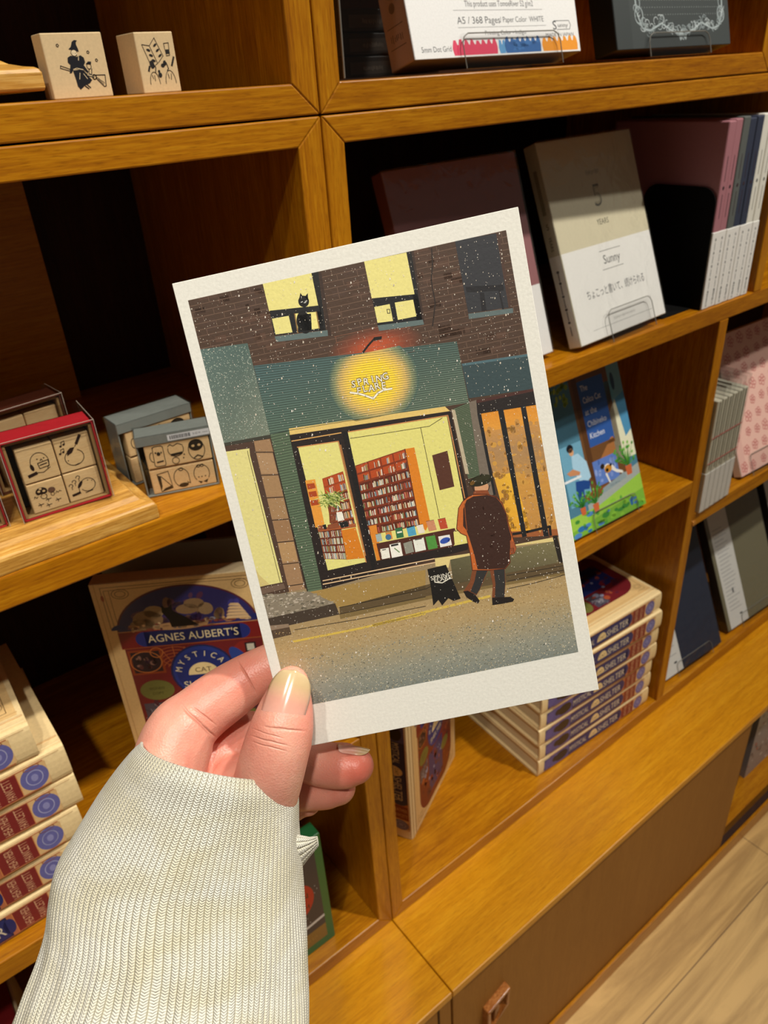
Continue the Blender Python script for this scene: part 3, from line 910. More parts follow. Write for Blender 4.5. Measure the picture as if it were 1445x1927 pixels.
# ---------------------------------------------------------------- boxed stamp sets
def art_birds():
    K = '#2a1812'; out = []
    a = Art()  # bird holding a sign, pan below: 21 x 21 each
    a.arc(11.5, 10.5, 5.2, 5.6, .35, K, 2, a0=-50, a1=210); a.ell(6.6, 8.6, 1.0, 2.0, K, 2, rot=10); a.ell(10.6, 12.6, .4, .35, K, 2); a.ell(14.4, 12.4, .4, .35, K, 2)
    a.line([(12, 11.2), (12.8, 12.2), (13.4, 11.1)], .4, K, 2); a.line([(10.2, 10.2), (16.4, 10.8), (16.2, 7.4), (10.6, 7.0), (10.2, 10.2)], .45, K, 2); a.line([(11.2, 8.8), (15.2, 9.2)], .6, K, 2)
    a.line([(3.6, 4.2), (8.0, 5.0)], 1.8, K, 2); a.line([(8, 5.2), (12, 4.4), (16.4, 6.4)], .4, K, 2)
    out.append(a)
    a = Art()
    a.arc(9.6, 7.6, 5.6, 4.6, .4, K, 2, a0=110, a1=420); a.poly([(5.8, 9.4), (6.2, 12.0), (8.6, 13.6), (11.2, 13.4), (9.0, 10.6)], K, 2)
    a.line([(11.4, 13.6), (12.6, 15.0)], .4, K, 2); a.line([(12.8, 15.2), (15.8, 19.2)], 1.7, K, 2)
    for x, y in ((3.6, 15.8), (2.2, 11.6)):
        a.ell(x, y, .7, .6, K, 2); a.ell(x+2.0, y+.6, .7, .6, K, 2); a.line([(x+.6, y), (x+.8, y+2.2), (x+2.7, y+2.6), (x+2.6, y+.6)], .35, K, 2)
    a.line([(8.8, 3.0), (11.4, 3.4)], .6, K, 2); a.ell(5.6, 6.6, .3, .3, K, 2)
    out.append(a)
    a = Art()
    a.ell(7.4, 14.2, 3.4, 2.9, K, 2); a.rect(4.0, 11.4, 10.8, 12.2, '#dfbd88', 3)
    for x, y in ((6, 14.6), (8.8, 14.2), (7.2, 16.2)): a.ell(x, y, .85, .7, '#dfbd88', 4)
    a.arc(8.0, 10.6, 1.7, 1.7, .35, K, 4); a.ell(13.2, 13.4, 2.2, 2.0, '#6b4c3a', 2); a.arc(13.2, 10.6, 1.0, 1.3, .3, K, 4)
    a.line([(2.4, 10.6), (3.0, 12.0), (3.8, 10.4), (4.6, 11.4)], .35, K, 2); a.line([(15, 10.2), (15.8, 11.6), (16.4, 10.4), (17.4, 11.4), (18.4, 10.8)], .35, K, 2)
    for x, y in ((5, 5.2), (10, 7.6), (9.4, 3.6), (15.4, 5.4)):
        a.line([(x-1.6, y), (x+1.6, y+.3)], .45, K, 2); a.line([(x-1, y+1.4), (x, y), (x-.4, y-1.4)], .35, K, 2)
    out.append(a)
    a = Art()
    a.arc(12.6, 9.4, 4.6, 4.6, .4, K, 2, a0=-150, a1=150); a.ell(8.2, 10.8, 1.0, 2.7, K, 2, rot=-35); a.line([(2.6, 4.6), (6.8, 5.2)], 1.7, K, 2); a.line([(6.8, 5.6), (7.0, 8.4)], .35, K, 2)
    for i, (x, y) in enumerate(((2.8, 11.6), (5.2, 13.8), (8.0, 16.2))):
        a.arc(x, y, 1.1, 1.1, .4, K, 2, a0=-60, a1=190); a.line([(x+.3, y-1.0), (x+.3, y-2.0)], .4, K, 2); a.ell(x+.3, y-2.7, .3, .3, K, 2)
    a.ell(13.2, 12.4, .35, .3, K, 2); a.ell(15.6, 11.4, .35, .3, K, 2); a.line([(10.2, 4.0), (14.6, 4.6)], .5, K, 2)
    out.append(a)
    return out
BIRDS = art_birds()
RED = mat_plain('red_paper', '#b4202a', rough=0.5, noise=0.06, nscale=300)
KRAFT = mat_plain('kraft_board', '#9a7a4a', rough=0.75, noise=0.1, nscale=200)
INNER = mat_plain('dark_green_liner', '#2b2a1c', rough=0.8)
GREYC = mat_plain('grey_card', '#7d837d', rough=0.45, noise=0.05, nscale=200)
DGREY = mat_plain('dark_liner', '#26241f', rough=0.8)
def red_set(label, x, y, z, yaw, w=0.0512, h=0.0502, d=0.0205, back=0.018, lid=None, full=True, loc_red=RED):
    t = thing('stamp_set_box', label, 'stamp set', (x, y, z+H), (0, 0, math.radians(yaw)), 'red boxed stamp sets on the riser')
    f = 0.0026
    bm = bmesh.new()
    for q in ((0, w, 0.0012, d, h-0.0008, h), (0, 0.0008, 0.0012, d, 0, h), (w-0.0008, w, 0.0012, d, 0, h), (0, w, 0.0012, d, 0, 0.0008), (0, w, d-0.0008, d, 0, h)):
        box(bm, *q)
    obj('paper_sleeve', bm, loc_red, t)
    bm = bmesh.new()
    for q in ((0.0009, w-0.0009, 0.0022, d-0.001, h-f, h-0.0009), (0.0009, f, 0.0022, d-0.001, 0.0009, h-0.001), (w-f, w-0.0009, 0.0022, d-0.001, 0.0009, h-0.001), (0.0009, w-0.0009, 0.0022, d-0.001, 0.0009, 0.0016)):
        box(bm, *q)
    obj('kraft_tray', bm, KRAFT, t, bevel=0.0003)
    bm = bmesh.new(); box(bm, f, w-f, d-0.0035, d-0.001, 0.0016, h-f); box(bm, f, w-f, 0.009, d-0.0035, h-f-0.0008, h-f)
    obj('liner', bm, INNER, t)
    g = 0.0004
    xl, xr, zb, zt_ = f+0.0040, w-f-0.0008, 0.0018, h-f-0.0042
    xm, zm = (xl+xr)/2, zb+(zt_-zb)*0.46
    for i, (a0, a1, b0, b1) in enumerate(((xl, xm-g, zm+g, zt_), (xm+g, xr, zm+g, zt_), (xl, xm-g, zb, zm-g), (xm+g, xr, zb, zm-g))):
        y0_ = 0.0040+(0.0006 if i % 2 else 0)
        bm = bmesh.new(); box(bm, a0, a1, y0_, d-0.004, b0, b1)
        s = obj('wooden_stamp', bm, BEECH, t, bevel=0.0006)
        if full:
            ks = (a1-a0)/0.021, (b1-b0)/0.0205
            bm = bmesh.new(); BIRDS[i].lay(bm, lambda u, v, l: (a0+u/1000*ks[0], y0_-0.0001-l, b0+v/1000*ks[1]))
            obj('stamped_drawing', bm, PRINT, s)
    bm = bmesh.new(); box(bm, -0.0007, w+0.0007, 0.0, d+back, -0.0002, h+0.0007)
    obj('clear_cover', bm, BOXP, t)
    bm = bmesh.new()
    for zz in (h+0.0007,):
        tube(bm, [(-0.0007, 0, zz), (w+0.0007, 0, zz)], 0.00018, 6); tube(bm, [(w+0.0007, 0, zz), (w+0.0007, 0, -0.0002)], 0.00018, 6); tube(bm, [(-0.0007, 0, zz), (-0.0007, 0, 0)], 0.00018, 6)
        tube(bm, [(w+0.0007, 0, zz), (w+0.0007, d+back, zz)], 0.00018, 6)
    obj('crease_glint', bm, mat_plain('painted_crease_glint', '#b9aea0', rough=0.15, coat=1.0), t)  # opaque pale tubes stand for the highlights along the clear folds
    return t
RZ = -0.2345+0.0212
red_set('red boxed set of four bird stamps, foremost on the oak riser', 0.0552, 0.4327, RZ, -4.0)
red_set('red boxed stamp set with dark lid, behind the foremost red box', 0.0545, 0.4790, RZ, 6.0, h=0.0520, full=False, back=0.006, loc_red=mat_plain('dark_red_paper', '#5a2a1c', rough=0.5))
red_set('red boxed stamp set cut by the left edge of the picture', -0.0045, 0.4360, RZ, 0.0, full=False, back=0.008)

def art_cats():
    K = '#2b241a'; out = []
    a = Art()
    a.line([(4, 9), (3.6, 1.4), (4.4, .8), (8.6, .8), (9, 1.6), (9, 8.6), (8.2, 9.2), (4.8, 9.2), (4, 8.6)], .3, K, 2); a.arc(3.4, 5, 1.4, 2.0, .3, K, 2, a0=90, a1=270)
    a.ell(6.4, 6.0, .9, .8, K, 3); a.ell(5.1, 6.6, .35, .4, K, 3); a.ell(7.8, 6.4, .35, .4, K, 3); a.line([(5, 2.6), (8, 2.8)], .6, K, 3)
    a.arc(15, 6.6, 3.8, 2.8, .3, K, 2, a0=160, a1=380); a.line([(11.4, 8.2), (12.6, 9), (14, 8.2), (16.4, 9), (18.6, 8.0)], .3, K, 2); a.line([(12.5, 4.6), (17.6, 4.8)], 1.0, K, 2)
    a.arc(14.0, 2.0, 1.7, 1.4, .28, K, 2); a.ell(18, 2.6, .3, .3, K, 2); a.ell(18.6, 4, .35, .3, K, 2)
    a.ell(25.0, 7.0, 3.6, 2.4, K, 2); a.arc(25, 5, 4, 4.2, .32, K, 2); a.ell(23.6, 6.8, .8, .5, '#d9b882', 3); a.ell(26.6, 6.8, .8, .5, '#d9b882', 3); a.line([(23, 1.6), (25, 2.6), (27.4, 1.6)], .5, K, 2)
    out.append(a)
    a = Art()
    a.line([(3.4, 8.4), (9, 9), (9.8, 1.6), (4, .8), (3.4, 8.4)], .3, K, 2); a.poly([(3.6, 8), (5, 7.4), (4.8, 3), (3.9, 1)], K, 2); a.line([(5, 7.4), (9.4, 2.4)], .3, K, 2); a.poly([(4, .8), (9.9, 1.6), (9, 2.6), (6, 2)], K, 2)
    a.arc(15, 5.2, 3.8, 4, .3, K, 2, a0=20, a1=320); a.line([(18.6, 6.6), (18.8, 2.2), (17.4, 3)], .3, K, 2); a.ell(15.4, 1.9, 2.4, .9, K, 2); a.arc(15.4, 8.8, 1.0, .6, .3, K, 2)
    a.arc(25.2, 5.4, 3.9, 3.8, .3, K, 2, a0=-40, a1=220); a.poly([(22.6, 2.4), (25, 1.8), (24, 1.0)], K, 2); a.poly([(25.2, 1.8), (28, 2.6), (27, 1.0)], K, 2)
    a.arc(24.2, 8.8, .8, .5, .3, K, 2); a.arc(26, 8.8, .8, .5, .3, K, 2)
    for x in (23.4, 25, 26.8): a.ell(x, 4, .3, .3, K, 2)
    out.append(a)
    return out
CATS = art_cats()
def grey_set(label, x, y, z, yaw, w, h, d, full=True):
    t = thing('stamp_set_box', label, 'stamp set', (x, y, z+H), (0, 0, math.radians(yaw)), 'grey boxed stamp sets beside the riser')
    bm = bmesh.new()
    for q in ((0, w, 0.0, d, h-0.0010, h), (0, 0.0010, 0.001, d, 0, h), (w-0.0010, w, 0.001, d, 0, h), (0, w, 0.001, d, 0, 0.0010), (0, w, d-0.001, d, 0, h), (0, w, 0.0, 0.0009, h-0.0070, h)):
        box(bm, *q)
    obj('card_box', bm, GREYC, t, bevel=0.0004)
    bm = bmesh.new(); box(bm, 0.001, w-0.001, d-0.004, d-0.001, 0.001, h-0.001)
    obj('liner', bm, DGREY, t)
    ks = (w-0.008)/0.0305
    hb = (h-0.0090)/2
    for r in range(2):
        b0 = 0.0012+r*(hb+0.0012); b1 = b0+hb
        bm = bmesh.new(); box(bm, 0.0045, w-0.0016, 0.0008 if r else 0.0014, d-0.006, b0, b1)
        s = obj('wooden_stamp', bm, BEECH, t, bevel=0.0008)
        bm = bmesh.new(); CATS[1-r].lay(bm, lambda u, v, l: (0.0045+u/1000*ks, (0.0008 if r else 0.0014)-0.0001-l, b0+v/1000*hb/0.0103))
        obj('stamped_drawing', bm, PRINT, s)
    if full:
        a = Art(); a.rect(0, 0, 27, 4.2, '#d9dbdc', 1)
        rb = random.Random(2); xx = 1.5
        while xx < 14:
            ww = rb.uniform(.15, .6); a.rect(xx, .8, xx+ww, 3.4, '#22242c', 2); xx += ww+rb.uniform(.15, .5)
        scribble(a, 16.5, 1.2, 5, 2.0, '#5a5c62', 2, 4); a.line([(22.5, 2), (26, 2)], .25, '#5a5c62', 2)
        bm = bmesh.new(); a.lay(bm, lambda u, v, l: (w-0.0275+u/1000, -0.0002-l, h-0.0058+v/1000))
        obj('price_label', bm, PRINT, t)['label'] = 'white barcode label'
    bm = bmesh.new(); box(bm, -0.0006, w+0.0006, -0.0006, d+0.0006, -0.0001, h+0.0006)
    obj('clear_cover', bm, BOXP, t)
    return t
grey_set('grey boxed set of cat stamps with a white barcode label, nearest of the grey pair', 0.1333, 0.4504, -0.2343, -19.3, 0.0480, 0.0440, 0.0165)
grey_set('grey boxed stamp set standing behind the labelled grey box', 0.1310, 0.4740, -0.2343, 2.0, 0.0540, 0.0465, 0.0215, full=False)

# ---------------------------------------------------------------- clear stands
def book_stand(label, x, y, z, yaw, w, tilt, back=0.10, lip=0.030, deep=0.03, t=0.0018, wide=None):
    e = thing('book_stand', label, 'book stand', (x, y, z+H), (0, 0, math.radians(yaw)), 'clear acrylic book stands')
    c, s = math.cos(math.radians(tilt)), math.sin(math.radians(tilt))
    bm = bmesh.new(); box(bm, 0, w, -t, 0, 0, lip)
    l = obj('front_lip', bm, ACR, e, bevel=0.0005); l.rotation_euler = (-math.radians(tilt), 0, 0); l.location = (0, -0.0005, 0.0004+t*s)
    bm = bmesh.new(); box(bm, 0, w, 0.0, deep+0.02, 0.0, 0.0008)
    obj('base', bm, ACR, e)
    bm = bmesh.new(); box(bm, 0, w, 0, t, 0, back)
    b = obj('back_plate', bm, ACR, e); b.rotation_euler = (-math.radians(tilt), 0, 0); b.location = (0, deep, t)
    bm = bmesh.new()
    r = 0.0004
    P = [(0, -t, 0.0), (0, -t, lip-0.006), (0.002, -t, lip-0.002), (0.006, -t, lip), (w-0.006, -t, lip), (w-0.002, -t, lip-0.002), (w, -t, lip-0.006), (w, -t, 0)]
    tube(bm, P, r, 6)
    ed = obj('lip_edge', bm, ACRE, l)
    return e

# ---------------------------------------------------------------- boxed notebooks in the upper right case
def art_white():
    a = Art(); K = '#55565a'
    a.rect(0.6, 0.6, 162.4, 209, '#efefee', 0)
    a.text('This product uses TomoeRiver 52 g/m2', 84, 41, 4.6, K, 2, width=66)
    a.line([(40, 36), (126, 36)], .35, '#8a8a8a', 2)
    a.text('A5 / 368 Pages', 62, 28.5, 5.4, K, 2, width=40); a.text('/ Paper Color  WHITE', 104, 28.5, 4.4, K, 2, width=44)
    a.line([(42, 23), (128, 23)], .35, '#8a8a8a', 2)
    a.text('Printing Color - Indigo', 86, 18.5, 3.4, K, 2, width=40)
    a.text('5mm Dot Grid', 20, 7.5, 4.2, K, 2, width=26)
    for (x0, x1, c, hh) in ((34, 76, '#df3f62', 12), (77, 84, '#5f9fd4', 11), (83, 120, '#2f66a8', 13), (121, 160, '#ef9a26', 12)):
        pts = [(x0+1, 2)]; r = random.Random(int(x0)); n = max(2, int((x1-x0)/5))
        pts.append((x0, hh*.6))
        for i in range(n):
            xa = x0+(x1-x0)*(i+.1)/n; xb = x0+(x1-x0)*(i+.9)/n
            pts += [(xa, hh*.82), ((xa+xb)/2-1, hh+r.uniform(.5, 2.5)), ((xa+xb)/2+1, hh+r.uniform(.5, 2.5)), (xb, hh*.86)]
        pts += [(x1, hh*.6), (x1-.6, 2)]
        a.poly(pts, c, 2)
    for i in range(14):
        r = random.Random(i); a.ell(r.uniform(86, 118), r.uniform(4, 11), r.uniform(1.5, 4), r.uniform(1, 2.5), r.choice(['#3c76b8', '#2b5d9c']), 3, n=10)
    a.line([(137, 26.6), (153, 26.6), (154.5, 23), (153, 19.4), (139, 19.4)], .5, '#3a3b3f', 2)
    a.text('S', 137, 23, 7.2, '#2e3035', 3); a.text('unny', 146, 23, 3.4, '#2e3035', 3, width=11)
    a.text('MADE IN JAPAN', 141.5, 15.2, 3.0, K, 2, width=30)
    a.items = [([(p[0], p[1]*0.78 if i else p[1]) for p in pts], c, l) for i, (pts, c, l) in enumerate(a.items)]
    return a
sa = Art()
sa.rect(1, 1, 24, 208, '#a08272', 0); sa.text('5', 12, 60, 8, '#4a3830', 2); sa.line([(4, 24), (20, 24)], .5, '#5a463c', 2); sa.line([(4, 12), (20, 12)], .5, '#5a463c', 2); scribble(sa, 6, 15, 12, 5, '#4a3830', 2, 3, 2); sa.ell(12, 34, 3, 3, '#6a5448', 2)
leaning('boxed_notebook', 'white boxed notebook with pink, blue and orange paint swatches along its foot', 'notebook', 0.3585, 0.4275, 0.0076, 0.3, 15, 0.163, 0.2100, 0.025, '#efefee', art_white(), PRINT, spine='#9a7e6e', side='#6b5a4c', spine_art_=sa)
bm = bmesh.new()

def art_black():
    a = Art(); K = '#aab6b8'
    a.rect(0.6, 0.6, 158.4, 209, '#3a4040', 0)
    a.rect(0.6, 0.6, 20, 209, '#333939', 1)
    for j in range(30):
        for i in range(34):
            a.rect(32+i*3.4, 24+j*5.2, 32.6+i*3.4, 24.6+j*5.2, '#9aa3a2', 2)
    a.line([(28, 28), (26, 200)], 1.0, K, 3); a.line([(27, 200), (150, 200)], 1.0, K, 3); a.line([(149, 28), (151, 200)], 1.0, K, 3)
    rnd = random.Random(8)
    base = [(28, 27), (34, 15), (44, 13), (60, 18), (74, 12), (88, 9), (102, 12), (116, 18), (132, 13), (142, 15), (149, 27)]
    a.line(base, 1.3, K, 3)
    for i in range(120):
        t = rnd.uniform(0, len(base)-1.001); k = int(t); f = t-k
        x = base[k][0]*(1-f)+base[k+1][0]*f+rnd.uniform(-2, 2); y = base[k][1]*(1-f)+base[k+1][1]*f+rnd.uniform(-1.5, 4.5)
        r = rnd.uniform(1.2, 3.4); s = rnd.uniform(0, 360)
        a.arc(x, y, r, r, .55, rnd.choice([K, '#8d999b', '#c6d0d2']), 4, a0=s, a1=s+rnd.uniform(120, 260), n=8)
    for x in (31, 146): a.arc(x, 24, 5, 6, 1.0, K, 4); a.arc(x, 34, 2.4, 6, .8, K, 4)
    a.poly([(82, 10), (88, 14), (94, 10), (92, 5), (88, 8), (84, 4.5)], K, 4)
    return a
leaning('boxed_notebook', 'black boxed notebook with a silver scrollwork frame', 'notebook', 0.5640, 0.4275, 0.0068, 0.0, 15, 0.159, 0.2100, 0.022, '#2e3333', art_black(), PRINT, spine='#15181a', side='#3a2c22')
book_stand('clear acrylic stand in front of the white boxed notebook', 0.4000, 0.4255, 0.0, 0, 0.096, 15, back=0.12, lip=0.021, deep=0.031)
book_stand('clear acrylic stand under the black boxed notebook', 0.6020, 0.4255, 0.0, 0, 0.085, 15, back=0.12, lip=0.017, deep=0.031)
# tall clear panel and dark notebooks lying behind it
bm = bmesh.new(); box(bm, 0.3150, 0.3560, 0.4450, 0.4468, H, H+0.2); box(bm, 0.3150, 0.3168, 0.4468, 0.50, H, H+0.20)
o = obj('clear_divider', bm, ACR); tag(o, 'tall clear acrylic divider standing left of the white boxed notebook', 'divider')
bm = bmesh.new(); tube(bm, [(0.3150, 0.4450, H+0.0006), (0.3150, 0.4450, H+0.2)], 0.0007, 6)
obj('polished_edge', bm, ACRE, o)
for i in range(3):
    a = Art(); a.rect(55, 2.5, 100, 11, '#4b443c', 1); scribble(a, 68, 4.5, 20, 4, '#8d8474', 2, i, 1.6)
    t = thing('stacked_notebook', 'dark notebook lying behind the clear divider, %s of the three' % ('bottom', 'middle', 'top')[i], 'notebook', (0.345, 0.555, H+0.0156*i), (0, 0, math.radians(1-i)), 'dark notebooks behind the divider')
    bm = bmesh.new(); collayer(bm); box(bm, 0, 0.150, 0, 0.105, 0.0001, 0.0150, '#2a241f'); obj('cover', bm, PRINT, t, bevel=0.001)
    bm = bmesh.new(); a.lay(bm, lambda u, v, l: (u/1000, -0.0001-l, v/1000)); obj('spine_print', bm, PRINT, t)

# ---------------------------------------------------------------- wrapped notebooks on the middle shelf
def wrap(e, w, h, t, off=0.0012, mat=None):
    """loose shrink film round a leaning book, a little uneven"""
    bm = bmesh.new()
    rnd = random.Random(int(w*1e5))
    nx, nz = 26, 40
    grid = []
    for j in range(nz+1):
        row = []
        for i in range(nx+1):
            fx, fz = i/nx, j/nz
            edge = min(fx, 1-fx, fz, 1-fz)
            d = off*(0.5+0.9*rnd.random()*min(1, edge*6))
            row.append(bm.verts.new((-0.0008+(w+0.0016)*fx, -d, -0.0006+(h+0.0016)*fz)))
        grid.append(row)
    for j in range(nz):
        for i in range(nx):
            bm.faces.new((grid[j][i], grid[j][i+1], grid[j+1][i+1], grid[j+1][i]))
    x0, x1, z0, z1 = -0.0008, w+0.0008, -0.0006, h+0.0010
    def quad(*p): bm.faces.new([bm.verts.new(q) for q in p])
    quad((x0, t+0.0006, z0), (x0, -0.0004, z0), (x0, -0.0004, z1), (x0, t+0.0006, z1))
    quad((x1, -0.0004, z0), (x1, t+0.0006, z0), (x1, t+0.0006, z1), (x1, -0.0004, z1))
    return obj('shrink_film', bm, mat or WRAP, e, smooth=True)

a = Art(); a.rect(.8, .8, 140.2, 178, '#d5cdb0', 0); a.rect(.8, .8, 140.2, 84, '#ecebe6', 1)
scribble(a, 60, 145, 20, 5, '#6f6a58', 2, 3, 1.6); a.text('5', 70, 127, 20, '#6d6a60', 2); a.text('5', 70, 127, 16, '#bdb698', 3); a.text('YEARS', 70, 103, 5.2, '#5b584c', 2, width=18)
a.line([(55, 77), (88, 77)], .5, '#6a6a66', 3); a.text('Sunny', 72, 69, 8, '#4a4b4d', 3, width=26); a.line([(55, 60), (88, 60)], .5, '#6a6a66', 3)
a.text('ちょこっと書いて、続けられる', 70, 42, 6.6, '#4c4d50', 3, width=92)
a.line([(22, 10), (120, 10)], .35, '#8a8a88', 3); scribble(a, 56, 13, 36, 3, '#9a9a96', 3, 3, 1.6)
sa = Art(); sa.rect(.8, .8, 13.2, 178, '#b9b39b', 0); sa.rect(.8, .8, 13.2, 84, '#dfddd6', 1)
sa.rect(5, 120, 9, 158, '#8a8570', 2); sa.text('5', 7, 110, 5, '#3c3a33', 2); sa.text('YEARS', 7, 95, 3.2, '#3c3a33', 2, rot=-90)
for y in (70, 60, 48, 36, 24): sa.ell(7, y, 1.6, 1.2, '#46464a', 3)
for y in (66, 54, 42, 30, 16): sa.line([(7, y-4), (7, y+4)], 1.2, '#77777a', 3)
tn = leaning('wrapped_notebook', 'beige wrapped notebook with white paper band and a large 5, on a clear stand', 'notebook', 0.5440, 0.4250, -0.2249, 3.0, 20.6, 0.1410, 0.1795, 0.0140, '#d5cdb0', a, PRINT, spine='#b9b39b', spine_art_=sa)
wrap(tn, 0.1410, 0.1795, 0.0140)
book_stand('clear acrylic stand holding the beige notebook', 0.5860, 0.4225, -0.2308, 3.0, 0.072, 20.6, back=0.10, lip=0.0300, deep=0.022)

a = Art(); a.rect(.8, .8, 147.2, 172.2, '#9a686a', 0); a.rect(.8, .8, 147.2, 62, '#ecebe8', 1); a.text('Sunny', 76, 44, 8, '#4a4b4d', 3, width=28)
pk = leaning('wrapped_notebook', 'dusty pink wrapped notebook with white band, behind the top right corner of the postcard', 'notebook', 0.3720, 0.4320, -0.2258, 2.0, 18.0, 0.1480, 0.1730, 0.0130, '#9a686a', a, PRINT, spine='#8c5c5e')
wrap(pk, 0.1480, 0.1730, 0.0130, off=0.0016)
book_stand('clear acrylic stand holding the dusty pink notebook', 0.4100, 0.4295, -0.2308, 2.0, 0.075, 18.0, back=0.10, lip=0.02, deep=0.021)

# row of upright notebooks with white bands, held by a black bookend
rowc = ['#a36e76', '#a36e76', '#5c605d', '#343a4c', '#343a4c', '#dcdacf', '#dcdacf']
names = ['dusty pink notebook at the left end of the row by the black bookend', 'second dusty pink notebook in the row by the black bookend', 'dark grey notebook in the upright row with white bands',
         'navy notebook beside the dark grey one in the upright row', 'navy notebook beside the off-white ones in the upright row', 'off-white notebook beside the navy ones in the upright row', 'off-white notebook at the right end of the upright row']
for i, c in enumerate(rowc):
    w = 0.0124; h = 0.1765+0.0010*(i % 3); d = 0.128
    t = thing('banded_notebook', names[i], 'notebook', (0.7340+i*w, 0.4230+0.0006*(i % 2), H-0.2310), (0, 0, 0), 'upright notebooks with white paper bands')
    bm = bmesh.new(); collayer(bm); box(bm, 0.0002, w-0.0002, 0, d, 0.0001, h, c)
    obj('cover', bm, PRINT, t, bevel=0.0012)
    bm = bmesh.new(); collayer(bm); hb_ = 0.0775
    for q in ((-0.0001, w+0.0001, -0.0004, 0.0001), ):
        box(bm, 0.0000, w-0.0000, -0.0005, d*0.7, 0.0004, hb_, '#e4e2dd')
    obj('paper_band', bm, PRINT, t, bevel=0.0008)['label'] = 'white paper band'
    a = Art(); K = '#55575c'
    for k in range(5): a.line([(6.2, 8+k*13), (6.2, 15+k*13)], .7, K, 1); a.ell(6.2, 18+k*13, .9, 1.6, K, 1, n=8)
    scribble(a, 4.2, 3, 4, 16, '#44464b', 1, i, 2.2, True)
    b_ = Art()
    b_.line([(6.2, 90), (6.2, 112)], .8, '#3a2a30' if i < 5 else '#6a6a66', 1); b_.ell(6.2, 118, 1.6, 1.8, '#3a2a30' if i < 5 else '#6a6a66', 1); b_.line([(6.2, 124), (6.2, 146)], .8, '#3a2a30' if i < 5 else '#6a6a66', 1)
    bm = bmesh.new(); a.lay(bm, lambda u, v, l: (u/1000, -0.0006-l, v/1000)); b_.lay(bm, lambda u, v, l: (u/1000, -0.0001-l, v/1000))
    obj('spine_print', bm, PRINT, t)
t = thing('bookend', 'black metal bookend holding up the row of banded notebooks', 'bookend', (0.7318, 0.4238, H-0.2308))
bm = bmesh.new()
pts = [(0, 0)]
Wb, Hb, rr = 0.0820, 0.1190, 0.016
for cx_, cz_, a0 in ((rr, Hb-rr, 180), (Wb-rr, Hb-rr, 90)):
    for k in range(9):
        q = math.radians(a0-90*k/8); pts.append((cx_+rr*math.cos(q), cz_+rr*math.sin(q)))
pts.append((Wb, 0))
A = [bm.verts.new((0, y, z)) for y, z in pts]; B = [bm.verts.new((0.0010, y, z)) for y, z in pts]
bm.faces.new(A); bm.faces.new(B[::-1])
for i in range(len(pts)): bm.faces.new((A[i], B[i], B[(i+1) % len(pts)], A[(i+1) % len(pts)]))
bmesh.ops.recalc_face_normals(bm, faces=bm.faces)
obj('upright_plate', bm, BLACK, t)
bm = bmesh.new(); box(bm, -0.0500, 0.001, 0.01, 0.07, 0.0, 0.0009); obj('base_plate', bm, BLACK, t)

